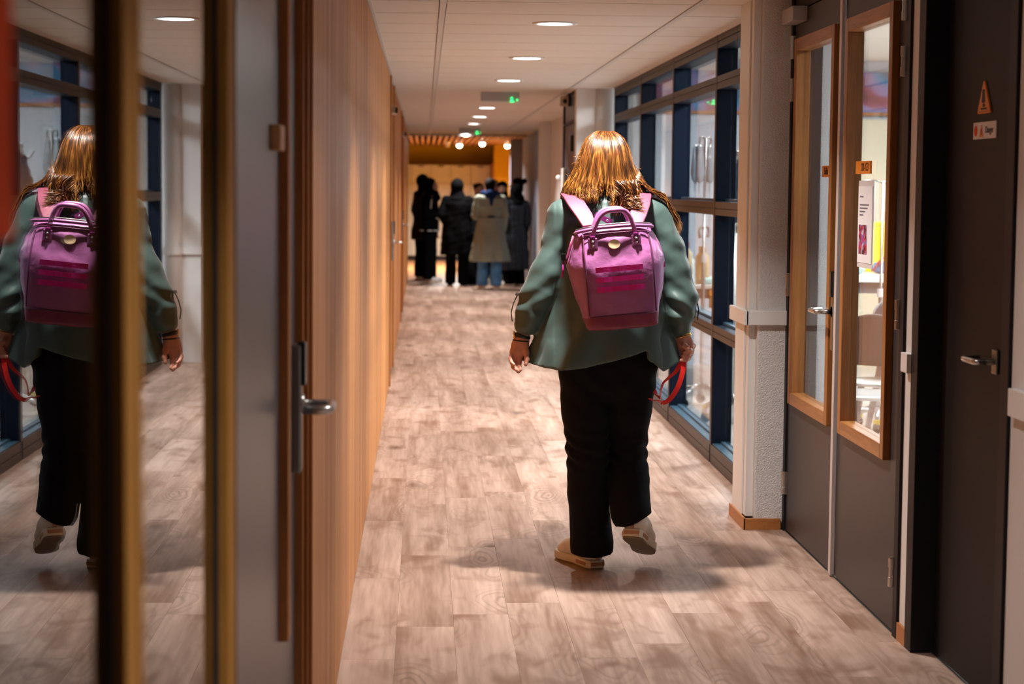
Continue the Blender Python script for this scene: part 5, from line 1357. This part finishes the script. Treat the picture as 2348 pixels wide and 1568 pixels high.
    g.column([(zb - 0.03, 0, 0, rx0 + 0.02 + flare, 0.15 + flare * 0.7), (max(zb, 0.80), 0, 0, rx0 + 0.02 + flare * 0.25, 0.145), (1.05, 0, 0, rx0 - 0.01, 0.128), (1.25, 0, 0, rx0 + 0.005, 0.125), (1.34, 0, 0, rx0 - 0.02, 0.09), (1.385, 0, 0, 0.10, 0.075)] if zb < 0.79 else
             [(zb - 0.03, 0, 0, rx0 + 0.01, 0.14), (1.05, 0, 0, rx0, 0.128), (1.25, 0, 0, rx0 + 0.005, 0.125), (1.34, 0, 0, rx0 - 0.02, 0.09), (1.385, 0, 0, 0.10, 0.075)], 0.02, fl_)
    g.cone((-0.15, 0, 1.325), (0.15, 0, 1.325), 0.058, 0.058, 0.03)
    g.chain([(0, 0.0, 1.34, 0.075), (0, 0.005, 1.41, 0.062)], 0.02)
    for a in A: g.chain([(*a[0], 0.066), (*a[1], 0.058), (*(Vector(a[1]).lerp(Vector(a[2]), 0.93)), 0.045)], 0.015)
    g.displace(lambda X, Y, Z: 0.007 * vnoise(X, Y, Z, 20, 6) + 0.003 * vnoise(X, Y, Z, 50, 7))
    if coat_len > 0: g.below(lambda X, Y: np.where(np.hypot(X, Y * 1.3) < 0.26 + flare + 0.1, zb, -1.0))
    co = obj('coat', g.mesh('coat'), coat_m, t, True)
    # head cover
    c = Sculpt((-0.20, -0.24, 1.15), (0.20, 0.22, 1.74), 0.0095)
    if cover == 'hijab':
        c.ell(hp(0, -0.022, 1.535), (0.100, 0.102, 0.108), 0.02)
        c.chain([(*hp(0, -0.01, 1.47), 0.088), (*hp(0, 0.0, 1.38), 0.105), (0, 0, 1.32, 0.135)], 0.03, 0.85)
        c.cone(hp(0, 0.07, 1.415), hp(0, 0.10, 1.33), 0.05, 0.06, 0.03)
        c.ell(hp(0, 0.105, 1.510), (0.058, 0.085, 0.070), 0.01, cut=True)
    elif cover == 'cap':
        c.ell(hp(0, -0.005, 1.555), (0.084, 0.10, 0.075), 0.02); c.ell(hp(0, 0.11, 1.50), (0.07, 0.075, 0.055), 0.01, cut=True)
        c.chain([(*hp(0, -0.04, 1.50), 0.07), (*hp(0, -0.03, 1.40), 0.09)], 0.02)
        c.cone(hp(0, 0.03, 1.40), hp(0, 0.05, 1.36), 0.085, 0.10, 0.03)
    else:
        c.ell(hp(0, -0.012, 1.545), (0.082, 0.095, 0.085), 0.02)
        c.chain([(*hp(0, -0.04, 1.52), 0.072), (*hp(0, -0.05, 1.45), 0.060)], 0.02)
        if cover == 'bun': c.ell(hp(0.03, -0.115, 1.575), (0.045, 0.045, 0.045), 0.012)
        if cover == 'long': c.chain([(*hp(0, -0.06, 1.48), 0.075), (*hp(0, -0.085, 1.36), 0.075), (*hp(0, -0.10, 1.27), 0.05)], 0.02)
        c.ell(hp(0, 0.115, 1.505), (0.066, 0.075, 0.075), 0.01, cut=True)
    c.displace(lambda X, Y, Z: 0.004 * vnoise(X, Y, Z, 38, 2))
    obj('headscarf' if cover == 'hijab' else ('beanie' if cover == 'cap' else 'hair'), c.mesh('cover'), cover_m, t, True)
    return t, co
R_ = math.radians
# leftmost pair, seen from the side, looking right
student('student in a dark grey padded coat half hidden at the left end of the group', (-0.02, 31.0, 0), R_(-60), 1.62, 0, 'cloth_charcoal', 0.62, 'hijab', 'cloth_black', 'cloth_black', 'trainer_pale', ('down', 'down'), 1.05)
t2, c2_ = student('student in black headscarf and black jacket with white piping, face in profile', (0.09, 30.2, 0), R_(-100), 1.56, 0, 'cloth_black', 0.80, 'hijab', 'cloth_black', 'cloth_black', 'cloth_white', ('down', 'front'), 1.08, head_turn=R_(-8))
MB().box(0.10, 0.16, 0.125, 0.145, 1.0, 1.03).box(-0.02, 0.02, 0.14, 0.15, 0.80, 1.0).build('jacket_piping', 'cloth_white', c2_)
for zz, rr in ((0.815, 0.205),):
    MB().tube([(rr * math.cos(a * PI / 12), 0.155 * math.sin(a * PI / 12), zz) for a in range(24)], 0.008, 6, closed=True).build('hem_piping', 'cloth_white', c2_, smooth=True)
MB().tube([(0.16, 0.055, 1.36), (0.225, 0.058, 1.27), (0.255, 0.055, 1.16)], 0.009, 6).build('sleeve_piping', 'cloth_white', c2_, smooth=True)
MB().tube([(-0.03, 0.062, 1.38), (-0.10, 0.072, 1.33), (-0.16, 0.06, 1.30)], 0.008, 6).build('sleeve_piping', 'cloth_white', c2_, smooth=True)
# black coat from behind
student('student in a long black coat and black headscarf, back to the camera', (0.478, 28.96, 0), R_(-8), 1.55, 0, 'cloth_black', 0.48, 'hijab', 'cloth_black', 'cloth_black', 'cloth_black', ('pocket', 'front'), 1.12, 0.02)
# trench coat
t4, c4 = student('student in a khaki belted trench coat and blue jeans, back to the camera', (0.935, 28.4, 0), R_(6), 1.57, 0, 'cloth_khaki', 0.40, 'hair', 'hair_dark', 'jeans_blue', 'trainer_pink', ('front', 'down'), 1.02, 0.085, step=0.05)
hd = Sculpt((-0.22, -0.26, 1.12), (0.22, 0.2, 1.50), 0.0095)
hd.chain([(-0.10, 0.02, 1.40, 0.045), (0, -0.075, 1.375, 0.055), (0.10, 0.02, 1.40, 0.045)], 0.03); hd.chain([(0, -0.09, 1.39, 0.078), (0, -0.118, 1.24, 0.035)], 0.03)
obj('hood', hd.mesh('hood'), 'cloth_navy', t4, True)
MB().tube([(0.196 * math.cos(a * PI / 14), 0.148 * math.sin(a * PI / 14), 1.03) for a in range(28)], 0.022, 6, closed=True, flat=0.3, up=(0, 0, 1)).build('belt', 'cloth_khaki', c4, smooth=True)
MB().box(-0.05, 0.05, -0.158, -0.146, 1.045, 1.075).build('belt_tab', 'cloth_charcoal', c4, bevel=0.004)
MB().prism([(-0.19, 1.20), (0.19, 1.20), (0.18, 1.33), (-0.18, 1.33)], 'y', -0.146, -0.136).build('storm_flap', 'cloth_khaki', c4, bevel=0.006)
# inner ring of the group, facing the camera
student('student with tied dark hair whose face shows left of the trench coat collar', (0.83, 30.35, 0), R_(195), 1.50, 0, 'cloth_charcoal', 0.78, 'bun', 'hair_dark', 'cloth_black', 'trainer_pale', ('front', 'down'))
student('student in a dark beanie facing the camera between trench coat and leather coat', (1.165, 29.75, 0), R_(170), 1.53, 0, 'cloth_black', 0.55, 'cap', 'cloth_black', 'cloth_black', 'cloth_black', ('front', 'up'), 0.95)
student('student with long reddish hair glimpsed behind the trench coat', (1.085, 31.2, 0), R_(215), 1.56, 0, 'cloth_black', 0.75, 'long', 'hair_red', 'cloth_black', 'trainer_pale')
student('student in a long dark leather coat and black headscarf at the right', (1.325, 28.95, 0), R_(28), 1.48, 0, 'leather_dark', 0.28, 'hijab', 'cloth_black', 'cloth_black', 'trainer_pale', ('front', 'down'), 1.0, 0.035, head_turn=R_(15))
student('student with dark hair in a bun by the grey wall, farthest right', (1.43, 30.6, 0), R_(75), 1.585, 0, 'cloth_black', 0.70, 'bun', 'hair_dark', 'cloth_black', 'cloth_black', ('down', 'down'))
# black shoulder bag on the floor between the students
bgm = Sculpt((-0.2, -0.16, -0.01), (0.2, 0.16, 0.40), 0.01)
bgm.chain([(-0.07, 0, 0.10, 0.09), (0.07, 0, 0.10, 0.09)], 0.03, 0.8); bgm.cone((0, 0, 0.12), (0, 0, 0.26), 0.11, 0.07, 0.03); bgm.below(lambda X, Y: np.full_like(X, 0.0))
fb = thing('shoulder_bag', 'black bag standing on the floor between the black coat and the jeans', 'bag', (0.70, 29.5, 0))
obj('bag_body', bgm.mesh('bag_body'), 'cloth_black', fb, True)
MB().tube([(-0.08, 0, 0.26), (-0.06, 0, 0.36), (0, 0, 0.40), (0.06, 0, 0.36), (0.08, 0, 0.26)], 0.009, 8).build('bag_handle', 'cloth_black', fb, smooth=True)
# jacket bundle hung on the lab coat stand
jb = Sculpt((-0.25, -0.25, 1.10), (0.25, 0.25, 1.75), 0.012)
jb.chain([(0.02, -0.02, 1.60, 0.07), (0.03, -0.03, 1.45, 0.10), (0.04, -0.03, 1.28, 0.09)], 0.04, 0.8); jb.chain([(0.08, -0.05, 1.55, 0.05), (0.13, -0.06, 1.38, 0.045)], 0.03)
jb.displace(lambda X, Y, Z: 0.02 * vnoise(X, Y, Z, 24, 9) + 0.008 * vnoise(X, Y, Z, 60, 3))
jt = thing('hung_jacket', 'dark blue jacket hung in a bundle on the lab coat stand', 'jacket', (2.16, 13.72, 0))
obj('jacket_shell', jb.mesh('jacket_shell'), 'denim_dark', jt, True)
MB().tube([(0.0, 0, 1.62), (0.02, -0.02, 1.68), (0.05, -0.02, 1.64)], 0.006, 6).build('hanger_loop', 'cloth_black', jt, smooth=True)

# white papers held between the two nearest students in black
pp = thing('papers', 'sheaf of white papers held low between the black jacket and the black coat', 'papers', (0.275, 30.0, 0.66))
for i, (dx, a) in enumerate(((0.0, 0.10), (0.006, 0.16))):
    q = MB().box(-0.004, 0.0, -0.02, 0.09, 0, 0.24).box(0.0, 0.055, -0.02, -0.017, 0.0, 0.235).build('paper_sheet', 'cloth_white', pp)
    q.location = (dx, 0.004 * i, 0); q.rotation_euler = (0, a, 0.2)
